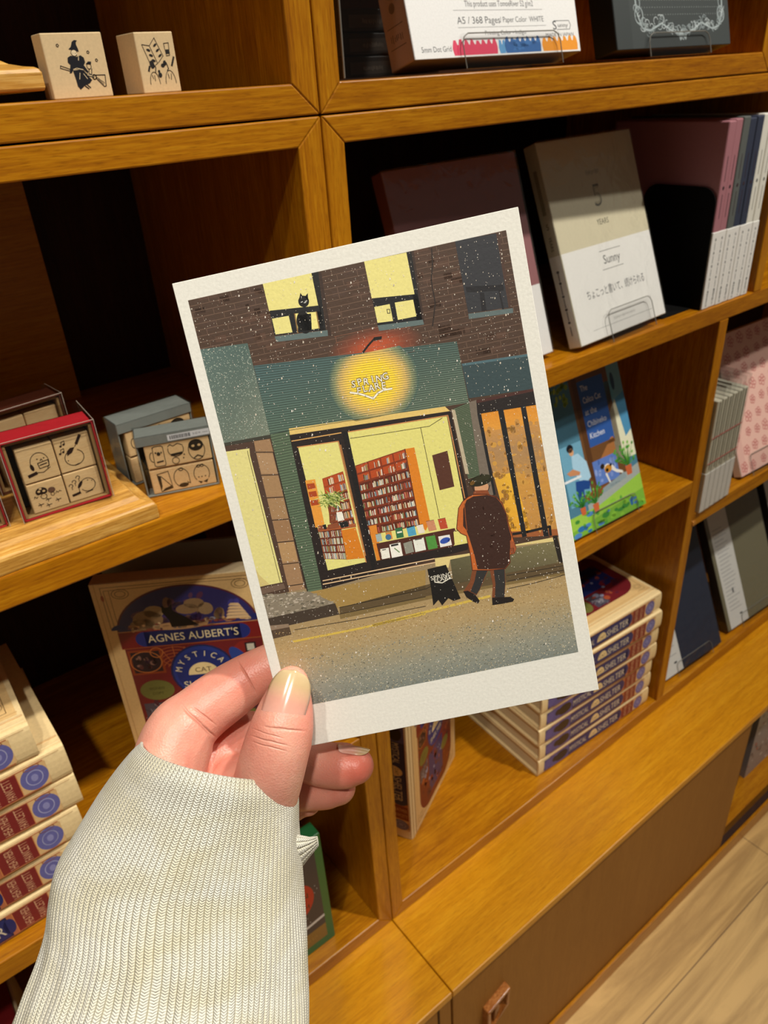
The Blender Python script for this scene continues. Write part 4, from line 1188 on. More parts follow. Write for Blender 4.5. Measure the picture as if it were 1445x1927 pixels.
# ---------------------------------------------------------------- the illustrated paperback on the shelf below
def art_kitchen():
    a = Art(); r = random.Random(4)
    a.rect(.6, .6, 134.4, 189, '#4d7f97', 0)
    a.rect(.6, 169, 134.4, 189, '#1f3160', 2); a.rect(2, 176, 132, 178, '#2d437a', 3)
    a.rect(108, 60, 134.4, 172, '#6fa3b5', 1); a.poly([(98, 108), (118, 128), (134.4, 128), (134.4, 60), (98, 60)], '#e6e6c8', 2); a.poly([(118, 128), (134.4, 134), (134.4, 90), (124, 84)], '#4f93bd', 3)
    a.poly([(100, 120), (118, 132), (118, 150), (100, 150)], '#62a2b8', 2)
    a.rect(54, 34, 114, 168, '#6f4a28', 2); a.rect(58, 38, 66, 166, '#59381d', 3)
    a.rect(66, 88, 106, 160, '#2f5aa4', 4)
    for i, s in enumerate(('The', 'Calico Cat', 'at the', 'Chibineko', 'Kitchen')):
        a.text(s, 69+[6, 15, 9.5, 15.5, 12][i], 152-i*13, 6.4, '#e9edf3', 6, width=[11, 28, 18, 30, 23][i])
    a.poly([(66, 84), (106, 84), (106, 88), (66, 88)], '#6f4a28', 5); a.poly([(78, 72), (100, 90), (104, 90), (104, 72)], '#a86f3d', 5)
    a.rect(64, 44, 102, 72, '#5d7fc8', 5)
    for i in range(12): a.ell(r.uniform(66, 96), r.uniform(46, 70), r.uniform(1.5, 4), r.uniform(1.5, 4), r.choice(['#8aa2de', '#4769b3', '#7b94d4']), 6, n=9)
    a.rect(40, 34, 112, 42, '#8a4f28', 4)
    # reader at a table
    a.rect(20, 34, 54, 100, '#6fa8c4', 1)
    a.ell(36, 96, 5, 4.4, '#16171f', 6); a.ell(37, 92, 3.6, 4.2, '#d9a377', 6); a.poly([(36, 88), (46, 88), (56, 76), (58, 58), (46, 52), (38, 62), (34, 76)], '#a9d2ea', 6)
    a.poly([(34, 60), (46, 58), (56, 54), (52, 46), (44, 48), (40, 30), (34, 30), (32, 50)], '#20478c', 7); a.poly([(24, 72), (34, 74), (44, 68), (42, 65), (28, 68)], '#c98c62', 8); a.rect(18, 62, 44, 64.5, '#e8eef2', 8)
    a.poly([(54, 54), (60, 54), (66, 32), (61, 32)], '#6f4a28', 7)
    # calico cat
    a.poly([(78, 62), (82, 58), (90, 56), (98, 50), (108, 46), (108, 49), (98, 54), (94, 60), (86, 64)], '#e9e7e0', 8); a.ell(86, 58, 6, 4.4, '#c98a2c', 9); a.ell(84, 57, 2.4, 2, '#17130f', 10); a.ell(78, 63, 3.4, 3, '#2a2018', 10); a.poly([(80, 54), (83, 54), (86, 42), (84, 42)], '#e9e7e0', 8); a.ell(91, 61, 2, 1.6, '#17130f', 10)
    # pavement, grass, pots
    a.poly([(44, 22), (134.4, 34), (134.4, 50), (112, 46), (60, 32), (44, 30)], '#a3aca8', 9); a.poly([(70, 34), (112, 40), (110, 47), (72, 40)], '#8fa0a6', 10); scribble(a, 84, 38, 16, 2.4, '#5c676c', 11, 3, 1)
    a.rect(.6, .6, 134.4, 24, '#7cb53c', 10); a.poly([(.6, 24), (60, 24), (134.4, 38), (134.4, 20), (.6, 8)], '#9ac94a', 11)
    for i in range(40): a.ell(r.uniform(2, 130), r.uniform(2, 22), r.uniform(2, 7), r.uniform(1.5, 4), r.choice(['#3f8a3a', '#5aa53d', '#2d6fae', '#8cc63f', '#4f86c6']), 12, n=9)
    for (x, y, s) in ((118, 52, 9), (36, 30, 7), (56, 28, 8)):
        a.poly([(x-s*.6, y), (x+s*.6, y), (x+s*.45, y-s*1.2), (x-s*.45, y-s*1.2)], '#c9653a', 13)
        for k in range(26):
            t = r.uniform(20, 160); L = s*r.uniform(1.2, 3.0)
            x2, y2 = x+L*math.cos(math.radians(t)), y+L*math.sin(math.radians(t))
            a.poly([(x-1, y), (x+1, y), (x2, y2)], r.choice(['#3e8f35', '#6cb545', '#2f7a34']), 14); a.ell(x2, y2, s*.22, s*.16, r.choice(['#57a83f', '#7fc24f', '#3f8f3a']), 15, n=7, rot=t)
    for i in range(30): a.ell(r.uniform(20, 50), r.uniform(140, 172), r.uniform(2, 5), r.uniform(1.5, 3), r.choice(['#7d9a2a', '#9fb83a', '#5c7f2b']), 4, n=7, rot=r.uniform(0, 90))
    a.ell(120, 148, 3, 10, '#2c4763', 5)
    a.clip_rect(.6, .6, 134.4, 189)
    return a
kb = leaning('paperback_book', 'blue and green illustrated paperback on the shelf right of the postcard', 'book', 0.5436, 0.4255, -0.4412, -1.7, 21.1, 0.1350, 0.1800, 0.0100, '#2f5a86', art_kitchen(), COVER, spine='#2f5a86')
book_stand('clear acrylic stand holding the blue and green paperback', 0.5900, 0.4228, -0.4458, -1.7, 0.072, 21.1, back=0.09, lip=0.024, deep=0.017)

# ---------------------------------------------------------------- right of the partition: thin booklets and a floral notebook
for i in range(6):
    x = 0.7895+i*0.0118
    t = thing('sewn_booklet', 'thin white sewn booklet with red thread, %s in the row of six' % ('leftmost', 'second from left', 'third from left', 'third from right', 'second from right', 'rightmost')[i], 'booklet', (x, 0.4165+0.0004*i, H-0.4976), (0, 0, 0), 'sewn booklets with red thread')
    bm = bmesh.new(); collayer(bm); box(bm, 0.0008, 0.0105, 0.0, 0.10, 0.0001, 0.150, '#cbc7b2'); obj('pages', bm, PRINT, t, bevel=0.0012)
    bm = bmesh.new(); collayer(bm); box(bm, 0.0004, 0.0110, -0.0005, 0.07, 0.0002, 0.055, '#dfddd6'); obj('paper_sleeve', bm, PRINT, t, bevel=0.0006)
    bm = bmesh.new(); collayer(bm)
    for zz in (0.068, 0.102): tube(bm, [(0.0004, -0.0004, zz), (0.0110, -0.0004, zz+0.001)], 0.00045, 6, color='#b0524e')
    tube(bm, [(0.0056, -0.0004, 0.06), (0.0056, -0.0004, 0.148)], 0.00035, 6, color='#5d594a')
    obj('red_thread', bm, PRINT, t)
    bm = bmesh.new(); box(bm, 0.0002, 0.0112, -0.0010, 0.09, 0.0, 0.166)
    obj('clear_sleeve', bm, BOXP, t)
a = Art(); r = random.Random(12)
a.rect(.8, .8, 139, 189, '#e5b9ab', 0); a.rect(.8, .8, 14, 189, '#dcaea2', 1)
for i in range(7):
    for j in range(9):
        x, y = 10+i*22+(11 if j % 2 else 0)+r.uniform(-3, 3), 10+j*21+r.uniform(-3, 3)
        s = r.uniform(5.0, 6.6)
        for k in range(5):
            q = math.radians(72*k+r.uniform(-8, 8)); a.arc(x+s*.75*math.cos(q), y+s*.75*math.sin(q), s*.46, s*.46, .85, '#bb3f48', 2, n=9)
a.clip_rect(.8, .8, 139, 189)
for i in range(300): a.ell(r.uniform(2, 138), r.uniform(2, 188), .35, .35, '#c98a80', 2, n=5)
fb = leaning('floral_notebook', 'pink notebook patterned with red outlined blossoms, right of the booklets', 'notebook', 0.9050, 0.4260, -0.4923, -1.7, 23.0, 0.1400, 0.1900, 0.0120, '#e5b9ab', a, PRINT, spine='#e8d6cf')
book_stand('clear acrylic stand holding the pink blossom notebook', 0.9270, 0.4230, -0.4977, -1.7, 0.08, 23.0, back=0.09, lip=0.030, deep=0.02)

def strip_nb(label, x, w, body, strip0, strip1, lab, stand, lipx, spine='#2b2823', z=-0.8010, y=0.4315, yaw=-2.4):
    a = Art(); a.rect(.8, .8, w*1000-.8, 209, body, 0); a.rect(strip0, .8, strip1, 209, '#d9d9d4', 1)
    r = random.Random(int(x*1000))
    for k in range(22):
        yy = 30+k*6.5; a.line([(strip0+5+r.uniform(0, 3), yy), (strip1-8-r.uniform(0, 12), yy+r.uniform(-.5, .5))], 1.0, '#9a9c9e', 2)
    a.ell((strip0+strip1)/2, 60, 2.2, 5, '#6d6f72', 3, n=9); a.ell((strip0+strip1)/2+8, 17, 4, 1.6, '#3c3e42', 3, n=9)
    e = leaning('banded_notebook', label, 'notebook', x, y, z, yaw, 23.5, w, 0.2100, 0.0150, body, a, PRINT, spine=spine)
    wrap(e, w, 0.21, 0.015, off=0.0008, mat=BOXP)
    book_stand(stand, lipx, 0.4285, -0.8080, yaw, 0.085, 23.5, back=0.09, lip=0.022, deep=0.024)
strip_nb('navy notebook with white paper strip, right of the partition on the bottom shelf', 0.8060, 0.1420, '#2a3142', 2, 46, '', 'clear acrylic stand holding the navy notebook', 0.838)
strip_nb('olive notebook with white paper strip, right of the navy notebook', 0.9780, 0.1450, '#77725a', 8, 56, '', 'clear acrylic stand holding the olive notebook', 1.016, spine='#3a3226')
strip_nb('dark notebook at the right picture edge on the bottom shelf', 1.1520, 0.1420, '#2e2e30', 2, 40, '', 'clear acrylic stand at the right picture edge', 1.19)

# green-bordered picture book in the lower left case
a = Art(); r = random.Random(3)
a.rect(.8, .8, 129, 172, '#1f6a34', 0); a.rect(.8, 12, 121, 164, '#2b313a', 1)
for i in range(90): a.ell(r.uniform(4, 118), r.uniform(40, 160), .6, .6, '#c9ccd2', 2, n=6)
a.ell(92, 92, 21, 27, '#b3271f', 3); a.text('EN', 100, 96, 8, '#140d0c', 4); a.text('M', 103, 78, 7, '#140d0c', 4)
a.poly([(.8, 12), (121, 12), (121, 34), (.8, 34)], '#8a6a2a', 2); a.poly([(.8, 34), (121, 46), (121, 50), (.8, 37)], '#d8d8d4', 3); scribble(a, 92, 19, 18, 6, '#a8813c', 3, 2, 3)
leaning('picture_book', 'green-bordered picture book with red disc, behind the cuff on the bottom left shelf', 'book', 0.0830, 0.4370, -0.8075, 0.0, 0.0, 0.1300, 0.1730, 0.0170, '#1f6a34', a, COVER, side='#1a5229', spine='#1a5229')
# books in the open ends of the sideboard and the lowest left shelf
t = thing('red_book', 'dark red book lying on the lowest left shelf', 'book', (-0.235, 0.470, H-0.8075))
bm = bmesh.new(); collayer(bm); box(bm, 0, 0.16, 0, 0.11, 0.000, 0.110, '#7a1c1e'); box(bm, 0.16, 0.163, 0.002, 0.108, 0.002, 0.108, '#c8b48c'); obj('cover', bm, COVER, t, bevel=0.0015)
t = thing('dark_book', 'dark brown book standing in the open right end of the sideboard', 'book', (0.985, 0.372, 0.0402))
bm = bmesh.new(); collayer(bm); box(bm, 0, 0.022, 0, 0.15, 0, 0.235, '#24110a'); obj('cover', bm, COVER, t, bevel=0.0015)
bm = bmesh.new(); box(bm, 0.003, 0.019, 0.003, 0.1515, 0.004, 0.231); obj('page_block', bm, PAGESM, t)
t = thing('patterned_book', 'red and grey patterned book standing beside the dark book in the sideboard', 'book', (1.030, 0.372, 0.0402))
bm = bmesh.new(); collayer(bm); box(bm, 0, 0.16, 0.0, 0.022, 0, 0.215, '#8f8a8c')
a = Art(); r = random.Random(9)
for i in range(160): a.ell(r.uniform(4, 156), r.uniform(4, 210), r.uniform(1, 5), r.uniform(1, 4), r.choice(['#7a2b22', '#d8d4d0', '#5a5658', '#a8483a', '#3a3a44']), 1+i % 3, n=8)
a.clip_rect(1, 1, 159, 214); a.lay(bm, lambda u, v, l: (u/1000, -0.0001-l, v/1000))
obj('cover', bm, COVER, t)

# ---------------------------------------------------------------- the postcard
def between(p, q, t): return (p[0]+(q[0]-p[0])*t, p[1]+(q[1]-p[1])*t)
def quadpt(A, B, C, D, s, t):
    """A top left, B top right, C bottom right, D bottom left"""
    return between(between(A, B, s), between(D, C, s), t)
def bricks(a, u0, v0, u1, v1, rows, bw, w, c, l, seed=1):
    r = random.Random(seed)
    for i in range(rows+1):
        v = v0+(v1-v0)*i/rows
        a.line([(u0, v), (u1, v)], w, c, l)
        u = u0+(bw/2 if i % 2 else 0)+r.uniform(0, .4)
        while u < u1 and i < rows:
            if r.random() < .75: a.line([(u, v), (u, v+(v1-v0)/rows)], w*.8, c, l)
            u += bw*r.uniform(.85, 1.15)
def street_scene():
    a = Art(); r = random.Random(21)
    U0, V0, U1, V1 = 3.3, 13.8, 95.6, 141.8
    a.rect(U0, 40, U1, V1, '#4a3629', 0)
    for i in range(160):
        u, v = r.uniform(U0, U1-6), 106+1.75*r.randrange(0, 21)
        a.rect(u, v, u+r.uniform(3, 6), v+1.6, r.choice(['#4f392c', '#4a362a', '#533c2f', '#4c382d', '#573e30']), 1)
    bricks(a, U0, 105.4, U1, V1, 21, 6.2, .17, '#6f5646', 2)
    # street lamp's red wash on the bricks
    G = (53.00, 118.00)
    a.glow(G[0], G[1], [(0, '#c4552e'), (5, '#a84c2c'), (9, '#7a402c'), (14, '#4f392b')], 3, sy=.42)
    bricks(a, G[0]-11, G[1]-3.5, G[0]+11, G[1]+5.25, 5, 6.2, .12, '#8c5a44', 4)
    # upper windows
    a.poly([(25.50, 134.30), (39.90, 132.70), (39.70, 125.70), (25.20, 127.20)], '#17181a', 5)
    a.poly([(39.50, 142.00), (41.50, 141.90), (40.10, 125.60), (38.20, 125.80)], '#1a1a1a', 5)
    a.poly([(41.50, 141.60), (42.30, 141.50), (41.30, 123.70), (40.20, 124.20)], '#3a2a22', 5)
    a.poly([(25.30, 142.10), (39.50, 142.20), (39.40, 132.50), (25.30, 134.10)], '#e6dc8a', 6)
    a.poly([(25.50, 134.20), (39.70, 132.70), (39.60, 131.00), (25.50, 132.80)], '#1a1b1c', 7)
    a.poly([(25.60, 131.90), (30.50, 131.70), (30.50, 127.00), (25.60, 127.40)], '#e6dc8a', 7)
    a.poly([(32.30, 132.00), (38.50, 131.20), (38.30, 126.50), (32.10, 126.80)], '#ece089', 6)
    a.line([(32.30, 132.00), (32.00, 126.60)], .35, '#8a6a3c', 7); a.line([(38.50, 131.20), (38.30, 126.50)], .35, '#8a6a3c', 7)
    a.ell((34.40, 129.00)[0], (34.40, 129.00)[1], 2.1, 3.2, '#121212', 8); a.poly([(33.00, 131.30), (36.90, 131.00), (36.10, 126.50), (32.10, 126.80)], '#121212', 8)
    c = (35.60, 134.70); a.ell(c[0], c[1], 1.55, 1.6, '#0f0f10', 8)
    a.poly([(34.30, 135.20), (35.20, 137.20), (35.70, 136.10)], '#0f0f10', 8); a.poly([(36.20, 135.90), (37.30, 136.70), (36.90, 134.60)], '#0f0f10', 8)
    a.line([(34.80, 134.60), (35.30, 134.70)], .2, '#d8d8d0', 9); a.line([(36.00, 134.60), (36.50, 134.60)], .2, '#d8d8d0', 9); a.ell((35.90, 135.40)[0], c[1]-.4, .4, .12, '#d0d0c8', 9, n=8)
    a.poly([(25.20, 126.90), (40.50, 125.50), (40.30, 123.90), (25.40, 125.30)], '#5f6f6e', 7)
    a.poly([(54.90, 131.40), (67.80, 130.10), (67.90, 122.70), (54.90, 123.80)], '#17181a', 5)
    a.poly([(66.90, 141.80), (68.40, 141.70), (67.80, 122.70), (66.10, 122.90)], '#1b1a1a', 5); a.poly([(68.40, 141.70), (69.10, 141.70), (68.30, 122.00), (67.70, 122.10)], '#3a2a22', 5)
    a.poly([(54.80, 141.80), (67.00, 141.70), (67.00, 130.10), (54.80, 131.50)], '#e6dc8a', 6)
    a.poly([(55.00, 129.00), (59.50, 128.90), (59.50, 124.10), (55.00, 124.50)], '#e6dc8a', 6); a.poly([(61.00, 129.00), (66.30, 128.70), (66.30, 124.00), (60.90, 124.10)], '#e6dc8a', 6)
    a.line([(58.40, 127.60), (59.20, 127.50), (59.10, 126.40), (58.40, 126.50), (58.40, 127.60)], .2, '#2b2a22', 7)
    a.poly([(54.90, 123.80), (67.90, 122.70), (68.00, 121.30), (55.00, 122.20)], '#5f6f6e', 7)
    a.poly([(81.00, 142.00), (92.70, 141.50), (92.60, 120.90), (81.00, 121.80)], '#313236', 5)
    a.poly([(92.70, 141.50), (93.50, 141.50), (93.50, 120.80), (92.60, 120.90)], '#4a342a', 5)
    a.poly([(81.60, 129.10), (92.20, 127.50), (92.10, 125.80), (81.60, 127.50)], '#1e1d20', 6); a.poly([(85.20, 126.60), (86.50, 126.40), (86.30, 121.40), (84.90, 121.50)], '#1e1d20', 6)
    a.line([(90.80, 126.00), (91.00, 120.80)], .5, '#1e1d20', 6)
    a.poly([(81.00, 121.60), (93.80, 120.50), (93.60, 119.20), (80.90, 120.10)], '#5d6c6c', 7)
    a.line([(74.20, 141.30), (73.60, 137.00), (72.40, 132.90), (72.30, 126.50), (71.10, 122.70), (70.30, 120.40)], .35, '#2a201b', 5)
    # left grey-green block
    a.grad([(U0, (2.40, 127.80)[1]), (17.10, 126.70), (17.40, 99.70), (U0, (3.00, 100.10)[1])], ['#566b66', '#4e625c', '#767f6f', '#667266'], 4)
    for i in range(900):
        p = quadpt((U0, (2.40, 127.80)[1]), (17.10, 126.70), (17.40, 99.70), (U0, (3.00, 100.10)[1]), r.random(), r.random())
        a.ell(p[0], p[1], r.uniform(.07, .15), r.uniform(.07, .15), r.choice(['#8fa096', '#c9cdbb', '#aab5a6', '#6f8478']), 5, n=5)
    # siding: band and two columns
    A, B, C, D = (17.30, 120.10), (76.30, 114.70), (76.50, 96.80), (17.30, 99.70)
    a.grad([A, B, C, D], ['#4b6667', '#4f655e', '#6a7a67', '#5a7061'], 4)
    a.poly([D, (23.00, 99.70), (22.00, 50.10), (17.20, 50.20)], '#5b6d55', 4)
    a.poly([(71.10, 95.80), C, (75.70, 74.80), (72.10, 74.60)], '#5d6b52', 4)
    g = (50.40, 108.40)
    gl = Art()
    gl.glow(g[0], g[1], [(0, '#ffe03a'), (5.8, '#ffdc3c'), (7.6, '#f6cf55'), (9.6, '#d9b76c'), (11.4, '#8f946c'), (13.2, '#4d6a62')], 6, n=48, sy=.93)
    gl.clip_rect(U0, between(D, C, (g[0]-D[0])/(C[0]-D[0]))[1]+.1, U1, between(A, B, (g[0]-A[0])/(B[0]-A[0]))[1]-.1)
    a.items += gl.items
    for i in range(29):
        t = (i+.5)/29
        p, q = between(A, D, t), between(B, C, t)
        for k in range(36):
            x0, x1 = between(p, q, k/36), between(p, q, (k+1)/36)
            dd = math.hypot((x0[0]+x1[0])/2-g[0], (x0[1]+x1[1])/2-g[1])
            a.line([x0, x1], .15, '#a8892c' if dd < 7 else '#8a7a40' if dd < 9.5 else '#4f5640' if dd < 12 else '#2b3630', 8)
    P0, P1, P2, P3 = D, (23.00, 99.70), (22.00, 50.10), (17.20, 50.20)
    for i in range(62):
        t = i/62; a.line([between(P0, P3, t), between(P1, P2, t)], .14, '#2c352a', 8)
    for i in range(44):
        t = i/44; a.line([between((71.10, 95.80), (72.10, 74.60), t), between(C, (75.70, 74.80), t)], .14, '#2c352a', 8)
    # brick red glow edge above the band is covered by the band itself; lamp
    a.line([(49.20, 117.30), (51.10, 118.90), (53.10, 120.30)], .55, '#161412', 9); a.poly([(53.10, 120.80), (55.50, 120.60), (55.20, 119.80), (53.00, 119.80)], '#161412', 9)
    # shop name in white outline letters and open-book mark
    s = (49.40, 109.00); s2 = (49.90, 106.70)
    rot = -1.0
    for word, cx0, cy0, step in (('SPRING', s[0]-.1, s[1]+.1, 1.9), ('FLARE', s2[0]-.5, s2[1]+.2, 1.85)):
        for i, ch in enumerate(word):
            x = cx0+(i-(len(word)-1)/2)*step; y = cy0+(.18 if i % 2 else -.1)
            for dx in (-.18, 0, .18):
                for dy in (-.18, .18): a.text(ch, x+dx, y+dy, 1.95, '#8a7432', 10, rot=rot+(-6, 5, -3, 4, -4, 6)[i], sx=.95)
            a.text(ch, x, y, 1.95, '#fbf7e8', 11, rot=rot+(-6, 5, -3, 4, -4, 6)[i], sx=.95)
    bk = [(43.10, 106.80), (45.40, 106.00), (47.30, 105.00), (49.30, 103.70), (51.00, 105.00), (52.70, 105.50), (55.20, 105.40)]
    a.line(bk, .75, '#8a7432', 10); a.line(bk, .5, '#f4efdc', 11)
    # right top panel and its shopfront
    a.poly([(76.50, 108.20), (U1, (95.40, 107.00)[1]), (U1, (95.60, 96.80)[1]), (76.70, 98.00)], '#36484b', 5); a.poly([(76.50, 108.20), (U1, (95.40, 107.00)[1]), (U1, (95.20, 106.30)[1]), (76.70, 107.50)], '#4d6a72', 6)
    a.poly([(76.50, 96.90), (78.80, 97.10), (78.90, 68.40), (75.40, 68.00)], '#75695c', 4)
    a.poly([(78.70, 97.00), (U1, (95.60, 96.90)[1]), (U1, (95.50, 92.00)[1]), (78.30, 92.90)], '#231c1a', 6); a.poly([(78.70, 97.00), (U1, (95.60, 96.90)[1]), (U1, (95.50, 96.10)[1]), (78.80, 96.10)], '#4a2a24', 7)
    L0, L1, L2, L3 = (78.30, 93.00), (U1, (95.60, 92.10)[1]), (U1, (95.90, 52.00)[1]), (81.20, 54.30)
    def band(t0, t1, c0, c1, s0=0, s1=1):
        a.grad([quadpt(L0, L1, L2, L3, s0, t0), quadpt(L0, L1, L2, L3, s1, t0), quadpt(L0, L1, L2, L3, s1, t1), quadpt(L0, L1, L2, L3, s0, t1)], [c0, c0, c1, c1], 6)
    band(0, .14, '#dc8f2c', '#dd9a3c'); band(.14, .3, '#c58f4c', '#a98358'); band(.3, .5, '#a98358', '#b5894e'); band(.5, .95, '#cb9340', '#bd8a46'); band(.95, 1, '#9c5a30', '#9c5a30')
    a.grad([quadpt(L0, L1, L2, L3, 0, .5), quadpt(L0, L1, L2, L3, .36, .48), quadpt(L0, L1, L2, L3, .46, .95), quadpt(L0, L1, L2, L3, 0, .95)], ['#d9a43a', '#e8b436', '#e6a832', '#dca030'], 7)
    for i in range(160):
        p = quadpt(L0, L1, L2, L3, r.random(), r.uniform(.1, .95)); a.ell(p[0], p[1], r.uniform(.3, 1.0), r.uniform(.3, 1.2), r.choice(['#c38d46', '#c08d4a', '#cb9744', '#b88a50']), 7, n=7)
    for q in ([(78.30, 93.00), (79.40, 93.00), (79.30, 68.30), (78.60, 68.30)], [(84.40, 93.00), (86.00, 93.00), (86.20, 53.60), (84.80, 53.70)], [(91.10, 92.60), (92.60, 92.60), (92.80, 52.40), (91.20, 52.60)]):
        a.poly(q, '#1b1c1e', 8)
    a.line([(82.30, 55.20), (86.60, 55.00), (93.50, 55.20), (93.30, 52.10)], .8, '#1d1a18', 9)
    a.poly([(92.90, 52.40), (94.80, 52.30), (94.80, 51.30), (92.90, 51.70)], '#8a5230', 9)
    # shop window
    a.poly([(23.10, 100.30), (69.40, 97.10), (70.70, 95.40), (23.00, 98.40)], '#dfc070', 6)
    a.poly([(71.10, 95.90), (72.10, 95.50), (72.60, 76.00), (71.50, 76.30)], '#b9ab90', 9)
    a.poly([(22.80, 98.40), (70.80, 95.50), (71.10, 69.40), (68.00, 53.30), (21.80, 50.10)], '#241b18', 7)
    a.poly([(39.80, 95.60), (69.40, 94.20), (69.40, 69.20), (68.40, 55.30), (40.00, 55.60)], '#dfd87e', 8)
    a.poly([(24.50, 94.40), (36.40, 93.50), (36.70, 55.90), (24.80, 55.70)], '#e0d983', 8)
    for q, c in (([(39.80, 95.70), (69.70, 94.40)], '#c98a52'), ([(69.70, 94.40), (70.00, 69.10)], '#c98a52'), ([(24.30, 94.40), (36.60, 93.60), (36.80, 55.80)], '#c98a52'), ([(23.10, 96.50), (37.90, 95.90)], '#d6a25c'), ([(22.60, 52.80), (57.40, 52.60)], '#e6c294'), ([(22.40, 51.70), (57.40, 51.40)], '#e6c294'), ([(37.00, 92.40), (37.10, 57.90)], '#a8703c')):
        a.line(q, .3, c, 10)
    a.poly([(38.30, 96.10), (39.90, 96.10), (39.50, 53.50), (38.10, 53.30)], '#191514', 11)
    a.line([(40.20, 93.70), (52.00, 93.00), (63.80, 92.40), (68.00, 94.00)], .18, '#3a321c', 9); a.line([(61.20, 92.40), (61.40, 64.70)], .18, '#3a321c', 9)
    a.poly([(62.90, 83.80), (67.60, 84.20), (67.60, 73.20), (63.10, 73.00)], '#553021', 9)
    pal = ['#e9dcc0', '#c9b892', '#8f3a22', '#d7c9a8', '#5b7f86', '#a0522d', '#e7e2d2', '#3d3430', '#c07a4a', '#7d8c5a', '#d0a26a', '#93a7ad', '#6a2c1c', '#b85c52', '#cfd2c0']
    def shelves(A, B, C, D, rows, cols, n, base, l, empty=2, back='#b1481c'):
        a.poly([A, B, C, D], base, l)
        for i in range(rows):
            t0, t1 = i/rows, (i+1)/rows
            for k in range(cols):
                s0, s1 = k/cols+.012, (k+1)/cols-.012
                a.poly([quadpt(A, B, C, D, s0, t0+.012), quadpt(A, B, C, D, s1, t0+.012), quadpt(A, B, C, D, s1, t1-.014), quadpt(A, B, C, D, s0, t1-.014)], '#5a2412' if i >= empty else back, l+1)
                x = s0+.006 if i >= empty else s0+(s1-s0)*.45
                while x < s1-.012:
                    w = r.uniform(.010, .024)*(3.5/cols if n else 1)
                    h = r.uniform(.02, .055)
                    lean = r.uniform(-.006, .006)
                    x2 = min(x+w, s1)
                    if r.random() < .9:
                        a.poly([quadpt(A, B, C, D, x+lean, t0+.018+h*.6), quadpt(A, B, C, D, x2+lean, t0+.018+h*.6), quadpt(A, B, C, D, x2, t1-.014), quadpt(A, B, C, D, x, t1-.014)], r.choice(pal), l+2)
                    x = x2+.004
    shelves((39.90, 85.50), (55.40, 87.30), (55.10, 63.60), (39.20, 63.90), 8, 4, 1, '#7c3116', 9)
    a.poly([(55.40, 87.30), (58.20, 87.20), (58.40, 64.40), (56.60, 61.70), (55.10, 63.60)], '#d9801e', 9); a.line([(55.40, 87.30), (55.10, 63.60)], .2, '#4a2410', 12)
    a.poly([(24.30, 84.20), (27.30, 84.00), (27.00, 70.00), (24.10, 69.50)], '#e2983a', 9)
    for q in ([(24.50, 83.10), (26.80, 82.90), (26.90, 81.30), (24.50, 81.40)], [(24.50, 80.60), (26.80, 80.50), (26.80, 78.80), (24.50, 79.00)], [(24.40, 78.00), (26.70, 77.90), (26.70, 76.20), (24.40, 76.30)]): a.poly(q, '#a8441a', 10)
    shelves((29.40, 83.70), (36.00, 84.60), (36.10, 67.20), (28.90, 67.50), 6, 2, 1, '#96401a', 9, empty=2)
    # plant
    for k in range(5):
        t0 = (28.80, 70.00); t1 = (29.60, 75.30); a.line([(t0[0]+k*.36, t0[1]), (t1[0]+k*.6, t1[1])], .35, '#7a3d22', 12)
    pc = (30.80, 77.10)
    for i in range(230):
        q = r.uniform(0, 6.283); L = r.uniform(2.0, 6.2)*(1.0 if abs(math.sin(q)) < .7 else .68)
        x1, y1 = pc[0]+r.uniform(-2.6, 2.6), pc[1]+r.uniform(-1.4, 1.6)
        x2, y2 = x1+L*.6*math.cos(q), y1+L*.6*math.sin(q)-.4
        a.poly([(x1, y1), ((x1+x2)/2+.14, (y1+y2)/2+.14), (x2, y2), ((x1+x2)/2-.14, (y1+y2)/2-.14)], r.choice(['#cdd57a', '#7f9238', '#5d7a2c', '#dfe08e', '#a3b04c', '#3f5a24']), 13+i % 3)
    # desk
    a.poly([(31.50, 67.10), (36.00, 67.10), (36.60, 57.20), (31.10, 57.80)], '#d27c1c', 12); shelves((24.80, 68.20), (31.70, 67.60), (31.20, 57.90), (24.50, 59.40), 4, 3, 1, '#6a2a12', 12, empty=0)
    a.poly([(24.60, 69.20), (36.30, 68.30), (36.20, 67.20), (24.70, 68.10)], '#a5582e', 15)
    a.poly([(27.90, 69.60), (31.20, 69.80), (31.10, 68.10), (27.60, 68.10)], '#8a4a2c', 16); a.poly([(25.00, 69.90), (26.50, 69.80), (26.40, 68.40), (24.90, 68.50)], '#8a4a2c', 16)
    a.poly([(31.30, 72.80), (33.00, 72.70), (33.20, 70.00), (31.20, 70.00)], '#ece9dc', 16); a.poly([(31.40, 69.50), (33.80, 69.60), (34.20, 67.80), (31.70, 67.80)], '#1b1c1c', 16); a.poly([(26.30, 69.90), (27.40, 69.90), (27.40, 68.40), (26.60, 68.40)], '#1b1c1c', 16)
    # window display
    a.poly([(40.00, 66.60), (42.30, 66.60), (42.00, 60.70), (40.00, 61.20)], '#d8842a', 12)
    a.poly([(40.00, 61.00), (41.20, 61.00), (41.20, 55.60), (40.10, 55.60)], '#d8842a', 12)
    a.poly([(41.10, 60.90), (65.30, 60.70), (65.40, 59.80), (69.30, 59.90), (63.70, 55.20), (41.10, 55.50)], '#4d261a', 12)
    a.poly([(64.70, 59.60), (69.20, 59.70), (68.40, 55.30), (64.30, 55.40)], '#dfd87e', 13)
